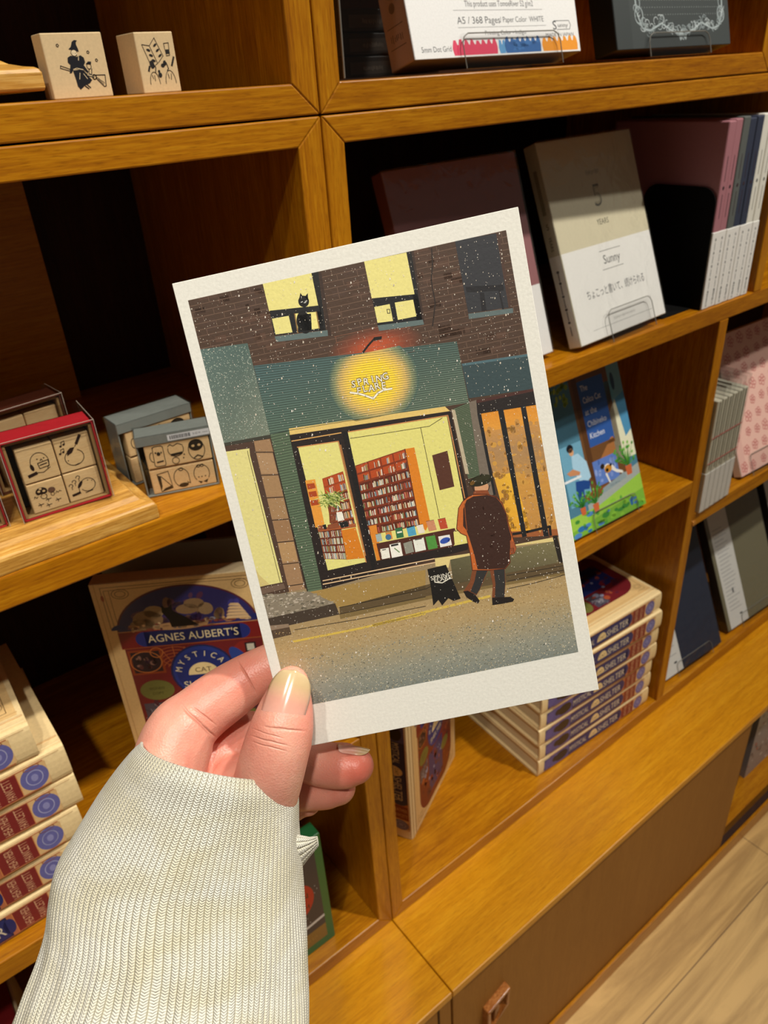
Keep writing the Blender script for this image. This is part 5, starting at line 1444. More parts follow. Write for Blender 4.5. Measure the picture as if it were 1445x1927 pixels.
    tiles = [((41.90, 59.00), (44.50, 58.90), (44.30, 55.70), (41.80, 55.70), '#e9e6da'), ((44.90, 59.80), (48.30, 59.80), (48.20, 55.50), (44.80, 55.50), '#eeebe0'), ((49.10, 59.30), (51.80, 59.60), (51.80, 56.00), (49.20, 55.80), '#8d8d80'),
             ((52.20, 59.80), (55.50, 59.80), (55.50, 55.90), (52.20, 55.80), '#e4e6da'), ((56.10, 59.90), (59.00, 59.80), (59.10, 55.70), (56.20, 55.70), '#4f8f3c'), ((59.90, 59.20), (63.40, 59.10), (63.50, 55.70), (59.90, 55.70), '#e8e6e0'),
             ((41.40, 63.70), (43.10, 63.70), (43.10, 61.40), (41.40, 61.30), '#9fb0ae'), ((44.50, 63.60), (46.30, 63.60), (46.30, 61.30), (44.60, 61.20), '#d2863c'), ((47.60, 64.30), (49.80, 64.30), (49.70, 61.10), (47.50, 61.20), '#2f6b45'),
             ((51.00, 63.90), (53.50, 64.00), (53.60, 61.00), (51.10, 61.00), '#4f9fc0'), ((54.10, 63.90), (56.10, 63.90), (56.20, 61.20), (54.30, 61.20), '#e4dccc'), ((57.20, 64.50), (59.60, 64.50), (59.90, 61.30), (57.50, 61.30), '#c98a66'), ((60.80, 64.40), (63.10, 64.40), (63.30, 61.10), (61.00, 61.20), '#b9492c')]
    for p, q, s_, t_, c in tiles:
        a.poly([p, q, s_, t_], c, 14)
        a.line([p, q], .12, '#4a3a2a', 15)
    a.line([(45.50, 59.30), (47.40, 59.30)], .6, '#2a2a2a', 15); a.line([(46.20, 58.30), (47.40, 56.80)], .35, '#6f8a5a', 15)
    z = (61.70, 57.50); a.ell(z[0], z[1], 1.6, .9, '#2f4fa8', 15, rot=10); a.poly([(62.20, 57.40), (63.50, 57.90), (62.90, 56.90)], '#2f4fa8', 15); a.ell((45.10, 62.10)[0], (45.10, 62.10)[1], .9, .9, '#3f6f92', 15)
    a.line([(52.90, 59.60), (54.80, 59.60)], .4, '#5a5a52', 15); a.line([(42.50, 58.50), (43.50, 58.50)], .3, '#5a5a52', 15); a.line([(48.10, 62.90), (49.30, 62.90)], .5, '#e8e4d0', 15); a.poly([(51.20, 64.10), (53.40, 64.10), (53.40, 63.80), (51.20, 63.60)], '#22262c', 15)
    # left shop window and stone column
    a.poly([(U0, (3.00, 100.10)[1]), (17.40, 99.70), (17.30, 98.70), (U0, (2.50, 99.20)[1])], '#3c3a30', 6)
    a.poly([(U0, (2.80, 99.10)[1]), (11.40, 98.80), (11.80, 95.60), (11.80, 52.70), (U0, (3.10, 52.40)[1])], '#4d382c', 5)
    a.poly([(U0, (2.30, 97.50)[1]), (10.30, 97.00), (10.00, 95.00), (10.40, 54.90), (U0, (3.30, 55.00)[1])], '#ddd48a', 6)
    a.poly([(U0, (2.50, 60.80)[1]), (4.00, 58.50), (6.40, 55.00), (U0, (3.20, 54.90)[1])], '#cdbb78', 7)
    a.line([(9.60, 96.40), (9.50, 95.10), (9.70, 54.90)], .2, '#6a6238', 7)
    a.poly([(12.10, 98.80), (16.90, 98.50), (17.00, 94.40), (16.60, 51.40), (11.70, 51.50), (11.90, 95.50)], '#9c7a58', 6)
    for k in range(7):
        t = k/6.2
        p, q = between((11.90, 95.50), (11.60, 52.00), t), between((16.80, 94.50), (16.60, 51.70), t)
        a.line([p, between(p, q, .5), q], .3, '#3c2c20', 8)
    for k in range(5):
        t = k/6.2+.01; t2 = t+.14
        a.poly([between((12.10, 95.50), (11.80, 52.20), t), between((16.60, 94.50), (16.50, 51.90), t), between((16.60, 94.50), (16.50, 51.90), t2), between((12.10, 95.50), (11.80, 52.20), t2)], r.choice(['#a98763', '#a07e58', '#ae8a5e', '#977350']), 7)
    a.line([(17.00, 94.40), (17.20, 50.30)], .35, '#2c241c', 8)
    a.poly([(U0, (3.30, 54.40)[1]), (10.60, 54.50), (10.80, 52.80), (U0, (3.30, 52.40)[1])], '#6d5748', 7)
    # ground
    def strip(v_0, v_1, c0, c1, l=5, u0=U0, u1=U1): a.grad([(u0, v_0), (u1, v_0), (u1, v_1), (u0, v_1)], [c0, c0, c1, c1], l)
    st0 = 51.5
    strip(st0-8, st0, '#a08860', '#948060', 3); strip(34, st0-8, '#b09668', '#a08860', 3); strip(27, 34, '#a39473', '#b09668', 3); strip(20, 27, '#8f8f80', '#a39473', 3); strip(V0, 20, '#7c827b', '#8f8f80', 3)
    a.poly([(U0, (3.30, 52.20)[1]), (17.50, 50.20), (54.10, 49.70), (52.90, 43.70), (25.70, 43.30), (3.00, 49.10)], '#a08248', 8)
    a.poly([(U0, (3.30, 52.20)[1]), (17.60, 50.40), (24.70, 45.00), (U0, (3.40, 44.50)[1])], '#857a68', 9)
    for i in range(120):
        p = quadpt((U0, (3.30, 52.20)[1]), (17.60, 50.40), (24.70, 45.00), (U0, (3.40, 44.50)[1]), r.random(), r.random()); a.ell(p[0], p[1], r.uniform(.3, .9), r.uniform(.15, .4), r.choice(['#a79c88', '#6a6252', '#b5a998', '#8f8470']), 10, n=6)
    a.poly([(U0, (3.40, 44.50)[1]), (24.70, 45.00), (25.20, 41.20), (U0, (3.40, 40.90)[1])], '#41352a', 9)
    a.poly([(U0, (3.70, 41.90)[1]), (9.10, 41.40), (9.20, 37.90), (U0, (3.70, 37.70)[1])], '#52402f', 10); a.poly([(U0, (3.80, 42.10)[1]), (9.10, 41.50), (9.10, 40.40), (U0, (3.70, 40.50)[1])], '#8a7560', 11)
    a.poly([(25.70, 43.30), (60.40, 45.40), (95.80, 43.40), (96.20, 39.60), (54.30, 40.40), (25.20, 39.70)], '#5d4c32', 8); a.poly([(25.20, 41.30), (54.50, 41.40), (96.20, 40.10), (96.20, 39.40), (54.30, 40.30), (25.20, 39.70)], '#7d683f', 9)
    for q in ([(25.70, 43.40), (40.00, 43.50), (52.90, 43.70), (60.50, 45.90)], [(25.30, 41.30), (52.40, 41.30)], [(10.50, 39.20), (30.10, 38.50), (51.80, 38.30)], [(78.10, 42.80), (86.60, 42.50), (95.60, 42.30)], [(78.00, 41.00), (95.40, 40.90)], [(77.60, 38.60), (86.00, 38.70), (95.90, 39.40)]):
        a.line(q, .2, '#2a2218', 12)
    a.poly([(9.00, 35.90), (29.50, 35.80), (51.40, 36.40), (51.30, 35.60), (29.30, 35.10), (9.10, 35.20)], '#d0b24e', 10); a.poly([(34.50, 36.00), (55.20, 37.10), (72.00, 37.80), (72.10, 37.00), (55.10, 36.30), (34.60, 35.10)], '#d0b24e', 10)
    a.poly([(57.60, 52.70), (61.80, 52.40), (67.00, 52.10), (94.20, 51.70), (94.20, 50.40), (82.70, 51.40), (62.10, 51.30), (61.10, 48.90), (57.30, 50.20)], '#dcc886', 13)
    a.grad([(62.10, 51.40), (94.20, 50.40), (94.30, 43.60), (61.60, 43.50)], ['#5e5a40', '#7a7350', '#6a6246', '#4f4630'], 12)
    a.poly([(93.80, 52.20), (95.20, 52.10), (95.80, 43.40), (94.40, 43.40)], '#241e18', 14)
    # grain of the snowy street
    for i in range(5200):
        u, v = r.uniform(U0, U1), V0+(r.random()**1.15)*26
        f = (v-V0)/26
        c = r.choice(['#c4b898', '#8f8a78', '#5a6464', '#b2b09a', '#d0c6ac', '#6e6c58', '#8a928c'] if f < .6 else ['#c2a574', '#8f7448', '#b3935e', '#d2bd94', '#a08458'])
        s = r.uniform(.08, .24); a.poly([(u-s, v-s*.6), (u+s, v-s*.4), (u+s*.6, v+s*.7), (u-s*.7, v+s*.5)], c, 11)
    # sandwich board
    a.poly([(54.70, 49.80), (60.50, 50.00), (61.70, 44.10), (62.90, 38.50), (60.60, 38.20), (59.20, 39.40), (56.90, 37.50), (56.10, 39.50), (54.20, 38.00), (54.60, 43.50)], '#15110e', 15)
    b0 = (58.40, 46.80); b1 = (58.60, 45.80)
    a.text('SPRING', b0[0], b0[1], 1.25, '#ece6d4', 16, rot=2, width=6.6); a.text('FLARE', b1[0]+.1, b1[1], 1.15, '#ece6d4', 16, rot=2, width=5.4); a.line([(56.10, 45.30), (58.30, 44.60), (61.00, 45.60)], .3, '#ece6d4', 16)
    # the walking figure seen from behind
    edge = '#a9501e'
    a.poly([(68.10, 46.70), (73.00, 45.80), (71.30, 43.30), (69.20, 40.10), (67.90, 38.50), (64.10, 40.60), (66.60, 43.10)], '#7a4426', 16); a.poly([(69.40, 46.40), (72.80, 45.80), (71.10, 43.30), (69.10, 40.10), (67.90, 38.80), (66.30, 40.10), (68.10, 43.10)], '#2f2d2c', 17)
    a.poly([(73.30, 45.50), (77.90, 45.10), (77.20, 40.20), (76.20, 36.10), (72.40, 36.80), (73.40, 41.00)], '#7a4426', 16); a.poly([(74.50, 45.40), (77.80, 45.10), (77.10, 40.20), (76.10, 36.10), (73.30, 36.70), (74.20, 40.80)], '#2f2d2c', 17)
    a.poly([(64.10, 40.60), (65.50, 40.50), (67.40, 39.00), (68.50, 36.60), (67.90, 35.80), (66.40, 36.80), (64.70, 38.60)], '#1d1512', 18); a.poly([(72.40, 36.80), (76.10, 36.20), (78.00, 35.90), (79.00, 34.90), (78.50, 34.20), (75.30, 34.20), (72.10, 34.40)], '#1d1512', 18)
    coat = [(72.90, 69.70), (76.70, 68.90), (79.30, 67.50), (80.70, 65.40), (81.30, 62.00), (81.50, 58.10), (81.90, 54.80), (82.40, 50.80), (81.70, 49.30), (80.10, 49.00), (79.80, 46.60), (78.10, 45.10), (73.30, 45.50), (68.10, 46.60), (68.40, 51.20), (68.30, 57.60), (66.80, 58.70), (65.80, 60.30), (66.70, 63.50), (67.60, 66.50), (69.10, 68.20), (71.10, 69.30)]
    a.poly(coat, '#c0642a', 19); a.line(coat+[coat[0]], .22, '#5a2410', 21)
    a.poly([(72.60, 69.10), (76.70, 68.70), (79.20, 67.40), (80.50, 65.20), (81.20, 61.90), (81.30, 58.00), (81.60, 54.40), (80.60, 50.90), (79.60, 46.60), (78.00, 45.20), (73.30, 45.80), (69.70, 46.60), (69.60, 51.20), (69.00, 57.00), (68.60, 59.40), (67.90, 60.80), (68.90, 65.90), (70.40, 68.40)], '#3a2118', 20)
    a.line([(69.60, 67.50), (69.10, 63.20), (68.80, 59.20)], .25, '#8a4620', 22); a.poly([(81.00, 53.50), (82.10, 52.70), (82.40, 50.50), (81.50, 49.10), (80.40, 49.30)], '#a0542f', 22)
    for q in ([(80.90, 51.10), (80.70, 49.40)], [(81.30, 51.10), (81.10, 49.40)], [(81.60, 51.00), (81.50, 49.30)]): a.line(q, .15, '#4a2014', 23)
    for i in range(30):
        p = (73.80, 57.80); q = (p[0]+r.uniform(-4.0, 4.5), p[1]+r.uniform(-10, 9)); a.ell(q[0], q[1], r.uniform(.3, .9), r.uniform(.3, .9), r.choice(['#3e251b', '#381f16', '#3d231a']), 21, n=6)
    h = (75.50, 71.20); a.ell(h[0], h[1], 2.1, 2.2, '#cf9a72', 20); a.poly([(73.10, 70.80), (77.20, 70.10), (77.50, 68.60), (72.60, 69.50)], '#8a4726', 21); a.line([(72.90, 72.10), (73.20, 70.50)], .25, '#3c2416', 22); a.line([(78.10, 71.50), (77.30, 70.00)], .25, '#3c2416', 22)
    h = (75.60, 73.40); a.ell(h[0], h[1], 3.55, 1.65, '#24220f', 23, rot=4); a.ell(h[0]+.5, h[1]+.5, 2.6, 1.0, '#2f2d17', 24, rot=4); a.ell(h[0]-2.5, h[1]-.2, .9, .6, '#6a4a18', 24, rot=30); a.line([(75.80, 74.80), (76.40, 75.20)], .4, '#24220f', 24)
    # falling snow
    for i in range(3600):
        u, v = r.uniform(U0+.2, U1-.3), r.uniform(V0+.3, V1-.3)
        s = r.uniform(.06, .15) if r.random() < .94 else r.uniform(.18, .32)
        c = r.choice(['#e6ddcf', '#cfc4b2', '#f0e9de', '#d8cbb8', '#bdb3a4'])
        if (67.50, 61.10)[0] < u < (82.00, 57.90)[0] and 49 < v < 72 and r.random() < .55: continue
        if (35.10, 98.50)[0] < u < (70.30, 90.70)[0] and v < 99 and r.random() < .6: continue
        a.poly([(u-s*.8, v-s), (u+s*.5, v-s*.9), (u+s*.8, v+s*.6), (u-s*.2, v+s*1.2)], c, 26)
    a.clip_rect(U0, V0, U1, V1)
    return a

CO, CU, CV, CN = Vector((0.072000, 0.158900, 0.985100)), Vector((0.821000, -0.554000, 0.138000)), Vector((0.077530, 0.347655, 0.934412)), Vector((-0.565640, -0.756453, 0.328376))
card = obj('postcard', bmesh.new(), CARDP)
bm = bmesh.new(); collayer(bm)
box(bm, 0, 0.1, 0, 0.1472, -0.00042, 0, '#e4e2d8')
bmesh.ops.bevel(bm, geom=list(bm.edges), offset=0.00012, segments=1, affect='EDGES')
paint(bm, bm.faces, '#e4e2d8')
street_scene().lay(bm, lambda u, v, l: (u/1000, v/1000, 0.00001+l), eps=2.5e-6)
bm.to_mesh(card.data); bm.free()
card.matrix_world = Matrix(((CU.x, CV.x, CN.x, CO.x), (CU.y, CV.y, CN.y, CO.y), (CU.z, CV.z, CN.z, CO.z), (0, 0, 0, 1)))
tag(card, 'white-bordered postcard of a snowy street and lit bookshop, held up by the hand', 'postcard')

# ---------------------------------------------------------------- the hand in its knitted sleeve
CAMP = cam.matrix_world.translation.copy()
def mat_skin():
    m, nt, b = new_mat('skin')
    L = nt.links
    tc = nt.nodes.new('ShaderNodeTexCoord')
    n = nt.nodes.new('ShaderNodeTexNoise'); n.inputs['Scale'].default_value = 75; n.inputs['Detail'].default_value = 4
    L.new(tc.outputs['Object'], n.inputs['Vector'])
    cr = nt.nodes.new('ShaderNodeValToRGB')
    cr.color_ramp.elements[0].position = .3; cr.color_ramp.elements[0].color = lin('#d98f7c')
    cr.color_ramp.elements[1].position = .7; cr.color_ramp.elements[1].color = lin('#e4ab95')
    L.new(n.outputs['Fac'], cr.inputs[0])
    def M_(op, a, b_=None, c=None):
        q = nt.nodes.new('ShaderNodeMath'); q.operation = op
        for i, x in enumerate((a, b_, c)):
            if x is None: continue
            if isinstance(x, (int, float)): q.inputs[i].default_value = x
            else: L.new(x, q.inputs[i])
        return q.outputs[0]
    geo = nt.nodes.new('ShaderNodeNewGeometry')
    def dist(p):
        q = nt.nodes.new('ShaderNodeVectorMath'); q.operation = 'DISTANCE'
        L.new(geo.outputs['Position'], q.inputs[0]); q.inputs[1].default_value = p
        return q.outputs['Value']
    # redder skin at joints and fingertips
    bl = None
    for p, rad, st in (((0.06918, 0.17961, 1.00636), .011, .55), ((0.09171, 0.14931, 0.96894), .012, .8), ((0.08625, 0.15640, 0.95338), .012, .5), ((0.04835, 0.17759, 0.99640), .009, .35), ((0.05982, 0.15488, 1.00423), .010, .35), ((0.07482, 0.14865, 0.99876), .009, .45), ((0.05976, 0.17921, 0.98231), .012, .5)):
        q = M_('MULTIPLY', M_('POWER', 2.718, M_('MULTIPLY', M_('POWER', M_('DIVIDE', dist(p), rad), 2.0), -1.0)), st)
        bl = q if bl is None else M_('MAXIMUM', bl, q)
    mx = nt.nodes.new('ShaderNodeMix'); mx.data_type = 'RGBA'
    L.new(bl, mx.inputs[0]); L.new(cr.outputs[0], mx.inputs[6]); mx.inputs[7].default_value = lin('#cf6450')
    L.new(mx.outputs[2], b.inputs['Base Color'])
    # folds of the joints
    fold = None
    def crease(p, q, rad, wid, depth):
        P_, Q_ = Vector(p), Vector(q)
        view = (P_-CAMP).normalized(); ln = (Q_-P_).normalized(); nn = ln.cross(view).normalized(); c = (P_+Q_)/2
        d = nt.nodes.new('ShaderNodeVectorMath'); d.operation = 'SUBTRACT'; L.new(geo.outputs['Position'], d.inputs[0]); d.inputs[1].default_value = c
        e_ = nt.nodes.new('ShaderNodeVectorMath'); e_.operation = 'DOT_PRODUCT'; L.new(d.outputs[0], e_.inputs[0]); e_.inputs[1].default_value = nn
        a1 = M_('POWER', 2.718, M_('MULTIPLY', M_('POWER', M_('ABSOLUTE', M_('DIVIDE', M_('ADD', e_.outputs['Value'], M_('MULTIPLY', M_('SUBTRACT', n.outputs['Fac'], 0.5), 0.0016)), wid)), 2.0), -1.0))
        a2 = M_('POWER', 2.718, M_('MULTIPLY', M_('POWER', M_('DIVIDE', dist(tuple(c)), rad), 4.0), -1.0))
        return M_('MULTIPLY', M_('MULTIPLY', a1, a2), depth)
    for p, q, rad, wid, dep in (((0.06921, 0.17994, 1.00884), (0.06997, 0.17432, 1.00177), .006, .00028, 1.0), ((0.04908, 0.18075, 1.00155), (0.05296, 0.17229, 0.99367), .0072, .00042, 1.6), ((0.05095, 0.17983, 1.00216), (0.05492, 0.17290, 0.99651), .005, .0003, .6),
        ((0.05778, 0.15416, 1.00514), (0.06608, 0.14601, 1.00217), .0052, .00022, .5), ((0.05787, 0.15290, 1.00347), (0.06492, 0.14592, 1.00087), .0048, .0002, .45), ((0.05873, 0.15471, 1.00688), (0.06561, 0.14777, 1.00415), .0045, .0002, .35), ((0.06189, 0.15285, 1.00747), (0.07118, 0.14462, 1.00540), .0055, .0003, .6)):
        q2 = crease(p, q, rad, wid, dep)
        fold = q2 if fold is None else M_('ADD', fold, q2)
    b.inputs['Subsurface Weight'].default_value = 0.35
    b.inputs['Subsurface Radius'].default_value = (1.0, 0.35, 0.2)
    b.inputs['Subsurface Scale'].default_value = 0.004
    b.inputs['Roughness'].default_value = 0.42
    v = nt.nodes.new('ShaderNodeTexVoronoi'); v.inputs['Scale'].default_value = 1500
    L.new(tc.outputs['Object'], v.inputs['Vector'])
    n2 = nt.nodes.new('ShaderNodeTexNoise'); n2.inputs['Scale'].default_value = 260; n2.inputs['Detail'].default_value = 5
    L.new(tc.outputs['Object'], n2.inputs['Vector'])
    ad = nt.nodes.new('ShaderNodeMath'); ad.operation = 'ADD'
    L.new(v.outputs['Distance'], ad.inputs[0]); L.new(n2.outputs['Fac'], ad.inputs[1])
    bp = nt.nodes.new('ShaderNodeBump'); bp.inputs['Strength'].default_value = 0.16; bp.inputs['Distance'].default_value = 0.0005
    L.new(ad.outputs[0], bp.inputs['Height'])
    bp2 = nt.nodes.new('ShaderNodeBump'); bp2.inputs['Strength'].default_value = 0.8; bp2.inputs['Distance'].default_value = 0.0007; bp2.invert = True
    L.new(fold, bp2.inputs['Height']); L.new(bp.outputs[0], bp2.inputs['Normal']); L.new(bp2.outputs[0], b.inputs['Normal'])
    return m
SKIN = mat_skin()
def chain(bm, pts, n=18):
    """tapered limb through joints, rounded at both ends"""
    P = [Vector(p[:3]) for p in pts]; Rr = [p[3] for p in pts]
    # resample with a smooth curve
    Q, S = [], []
    m = len(P)
    for i in range(m-1):
        p0, p1, p2, p3 = P[max(i-1, 0)], P[i], P[i+1], P[min(i+2, m-1)]
        r0, r1, r2, r3 = Rr[max(i-1, 0)], Rr[i], Rr[i+1], Rr[min(i+2, m-1)]
        for k in range(8):
            t = k/8
            f = lambda a, b, c, d: 0.5*((2*b)+(-a+c)*t+(2*a-5*b+4*c-d)*t*t+(-a+3*b-3*c+d)*t**3)
            Q.append(f(p0, p1, p2, p3)); S.append(f(r0, r1, r2, r3))
    Q.append(P[-1]); S.append(Rr[-1])
    # rounded tips
    def cap(p, d, r):
        return [(p+d*r*math.sin(a), r*math.cos(a)) for a in (math.radians(x) for x in (25, 45, 62, 76, 86))]
    d0 = (Q[0]-Q[1]).normalized(); d1 = (Q[-1]-Q[-2]).normalized()
    c0 = cap(Q[0], d0, S[0])[::-1]; c1 = cap(Q[-1], d1, S[-1])
    Q = [c[0] for c in c0]+Q+[c[0] for c in c1]; S = [c[1] for c in c0]+S+[c[1] for c in c1]
    tube(bm, Q, S, n)

person = thing('person', 'person seen only as a hand and a cream ribbed knit sleeve, holding up the postcard', 'person', (0.02035, 0.11865, 0.95756))
PM = Matrix.Translation(person.location).inverted()
def with_r(p, r): return (p[0], p[1], p[2], r)
bm = bmesh.new()
# thumb, in front of the card
chain(bm, [with_r((0.07678, 0.16088, 1.00883), .0058), with_r((0.07312, 0.15782, 1.00585), .0080), with_r((0.06826, 0.15458, 1.00040), .0098), with_r((0.06323, 0.15341, 0.99167), .0105), with_r((0.05807, 0.15488, 0.97753), .0110), with_r((0.04739, 0.15623, 0.95964), .0130)])
# thumb pad reaching the card
chain(bm, [with_r((0.07642, 0.15894, 1.00377), .0052), with_r((0.07347, 0.15680, 0.99781), .0062), with_r((0.07010, 0.15476, 0.99254), .0070)])
# index finger, bent and passing behind the card's left edge
chain(bm, [with_r((0.02701, 0.16967, 0.96374), .0150), with_r((0.03649, 0.17789, 0.98082), .0125), with_r((0.04565, 0.18341, 0.98983), .0118), with_r((0.05345, 0.18529, 0.99238), .0100), with_r((0.06501, 0.18448, 0.99598), .0094), with_r((0.07570, 0.18177, 1.00003), .0082), with_r((0.08817, 0.17614, 1.00480), .0070)])
# middle finger curled below, tip showing under the card
chain(bm, [with_r((0.03611, 0.16905, 0.95615), .0150), with_r((0.05073, 0.18067, 0.96723), .0115), with_r((0.06397, 0.18653, 0.97287), .0098), with_r((0.07618, 0.17943, 0.96735), .0090), with_r((0.08454, 0.16530, 0.96408), .0079), with_r((0.09078, 0.15721, 0.96508), .0078), with_r((0.09274, 0.15481, 0.96571), .0066)])
# ring finger and little finger
chain(bm, [with_r((0.04044, 0.16759, 0.94255), .0140), with_r((0.05627, 0.17668, 0.94733), .0105), with_r((0.06974, 0.18049, 0.95035), .0088), with_r((0.07969, 0.17115, 0.94938), .0078), with_r((0.08613, 0.16379, 0.95161), .0075), with_r((0.08849, 0.16109, 0.95223), .0064)])
chain(bm, [with_r((0.04014, 0.16404, 0.92932), .0130), with_r((0.05614, 0.17285, 0.93389), .0090), with_r((0.07030, 0.17702, 0.93810), .0075), with_r((0.07826, 0.17442, 0.94053), .0066), with_r((0.08104, 0.17225, 0.94033), .0055)])
# palm and wrist inside the sleeve
chain(bm, [with_r((0.05578, 0.16732, 0.96767), .0140), with_r((0.04104, 0.15981, 0.95622), .0195), with_r((0.02611, 0.14816, 0.94676), .0200), with_r((0.01093, 0.13477, 0.93663), .0200), with_r((-0.01310, 0.11052, 0.90435), .0230), with_r((-0.04473, 0.07784, 0.84467), .0270)])
chain(bm, [with_r((0.04096, 0.18023, 0.97267), .0120), with_r((0.03446, 0.16872, 0.95800), .0160), with_r((0.02376, 0.15146, 0.94500), .0180)])
for v in bm.verts: v.co = PM @ v.co
hand = obj('hand', bm, SKIN, person, smooth=True)
md = hand.modifiers.new('one_skin', 'REMESH'); md.mode = 'VOXEL'; md.voxel_size = 0.00085; md.use_smooth_shade = True
md = hand.modifiers.new('soften', 'SMOOTH'); md.factor = 0.5; md.iterations = 9
hand['label'] = 'pale hand with bent fingers'

def nail(name, center, up, right, out, ln, wd, rad, mats, tip=0.25, parent=None, lab=None):
    """curved plate: ln long, wd wide, bent round the finger with radius rad"""
    bm = bmesh.new(); collayer(bm)
    up, right, out = [Vector(x).normalized() for x in (up, right, out)]
    nv, nu = 22, 14
    def shape(s):   # half width along the length, s from cuticle (0) to free edge (1)
        base = min(1, (s/0.16))**0.5 if s < .16 else 1
        top = math.sqrt(max(0, 1-((s-.55)/.45)**2)) if s > .55 else 1
        return wd/2*max(.02, (0.80+0.2*base)*(top**.85))
    G_ = []
    for j in range(nv+1):
        s = j/nv; row = []
        hw = shape(s)
        for i in range(nu+1):
            q = (i/nu*2-1)
            x = q*hw
            a_ = x/rad
            cut = 0.07*ln*(1-q*q) if s < .5 else 0
            yy = s*ln-ln/2-cut*(1-s*2 if s < .5 else 0)
            bend = -0.10*ln*(s-.35)**2
            row.append(bm.verts.new(Vector(center)+right*(rad*math.sin(a_))+out*(rad*math.cos(a_)-rad+bend)+up*yy))
        G_.append(row)
    lay = collayer(bm)
    for j in range(nv):
        for i in range(nu):
            f = bm.faces.new((G_[j][i], G_[j][i+1], G_[j+1][i+1], G_[j+1][i]))
            for lp, (jj, ii) in zip(f.loops, ((j, i), (j, i+1), (j+1, i+1), (j+1, i))):
                s = jj/nv
                stops = [(0, '#e6c2b4'), (.16, '#dca494'), (.48, '#d69c88'), (.64, '#cfa686'), (.78, '#c7ab80'), (1, '#cdb68c')]
                for (s0, c0), (s1, c1) in zip(stops, stops[1:]):
                    if s0 <= s <= s1:
                        t = (s-s0)/(s1-s0); A_, B_ = lin(c0), lin(c1)
                        lp[lay] = tuple(A_[k]*(1-t)+B_[k]*t for k in range(4)); break
    for v in bm.verts: v.co = PM @ v.co
    o = obj(name, bm, mats, parent, smooth=True)
    sd = o.modifiers.new('thickness', 'SOLIDIFY'); sd.thickness = 0.00045; sd.offset = -1
    if lab: o['label'] = lab
    return o
NAIL = mat_print('glossy_nail', rough=0.12, grain=0.02, coat=1.0)
pc_, pu_, pr_ = Vector((0.07030, 0.15257, 1.01241)), Vector((0.07543, 0.15511, 1.01797))-Vector((0.06509, 0.14918, 1.00838)), Vector((0.07696, 0.15028, 1.00718))-Vector((0.06599, 0.16024, 1.00999))
po = -(pu_.cross(pr_)).normalized()
if po.dot(CAMP-pc_) < 0: po = -po
pr_ = (pr_-pu_.normalized()*pr_.dot(pu_.normalized()))
nail('thumb_nail', pc_, pu_, pr_, po, 0.0185, 0.0150, 0.0086, NAIL, parent=hand, lab='glossy thumb nail with pale free edge')
# nail of the middle finger, seen edge-on along its top
qc = Vector((0.09517, 0.15741, 0.97140)); qu = Vector((0.09807, 0.15456, 0.97115))-Vector((0.09159, 0.16114, 0.97218)); qo = Vector((0.09586, 0.15820, 0.97259))-Vector((0.09280, 0.15488, 0.96586))
qr = qu.cross(qo)
nail('finger_nail', qc, qu, qr, qo, 0.0105, 0.0095, 0.0066, NAIL, parent=hand, lab='finger nail seen edge-on')

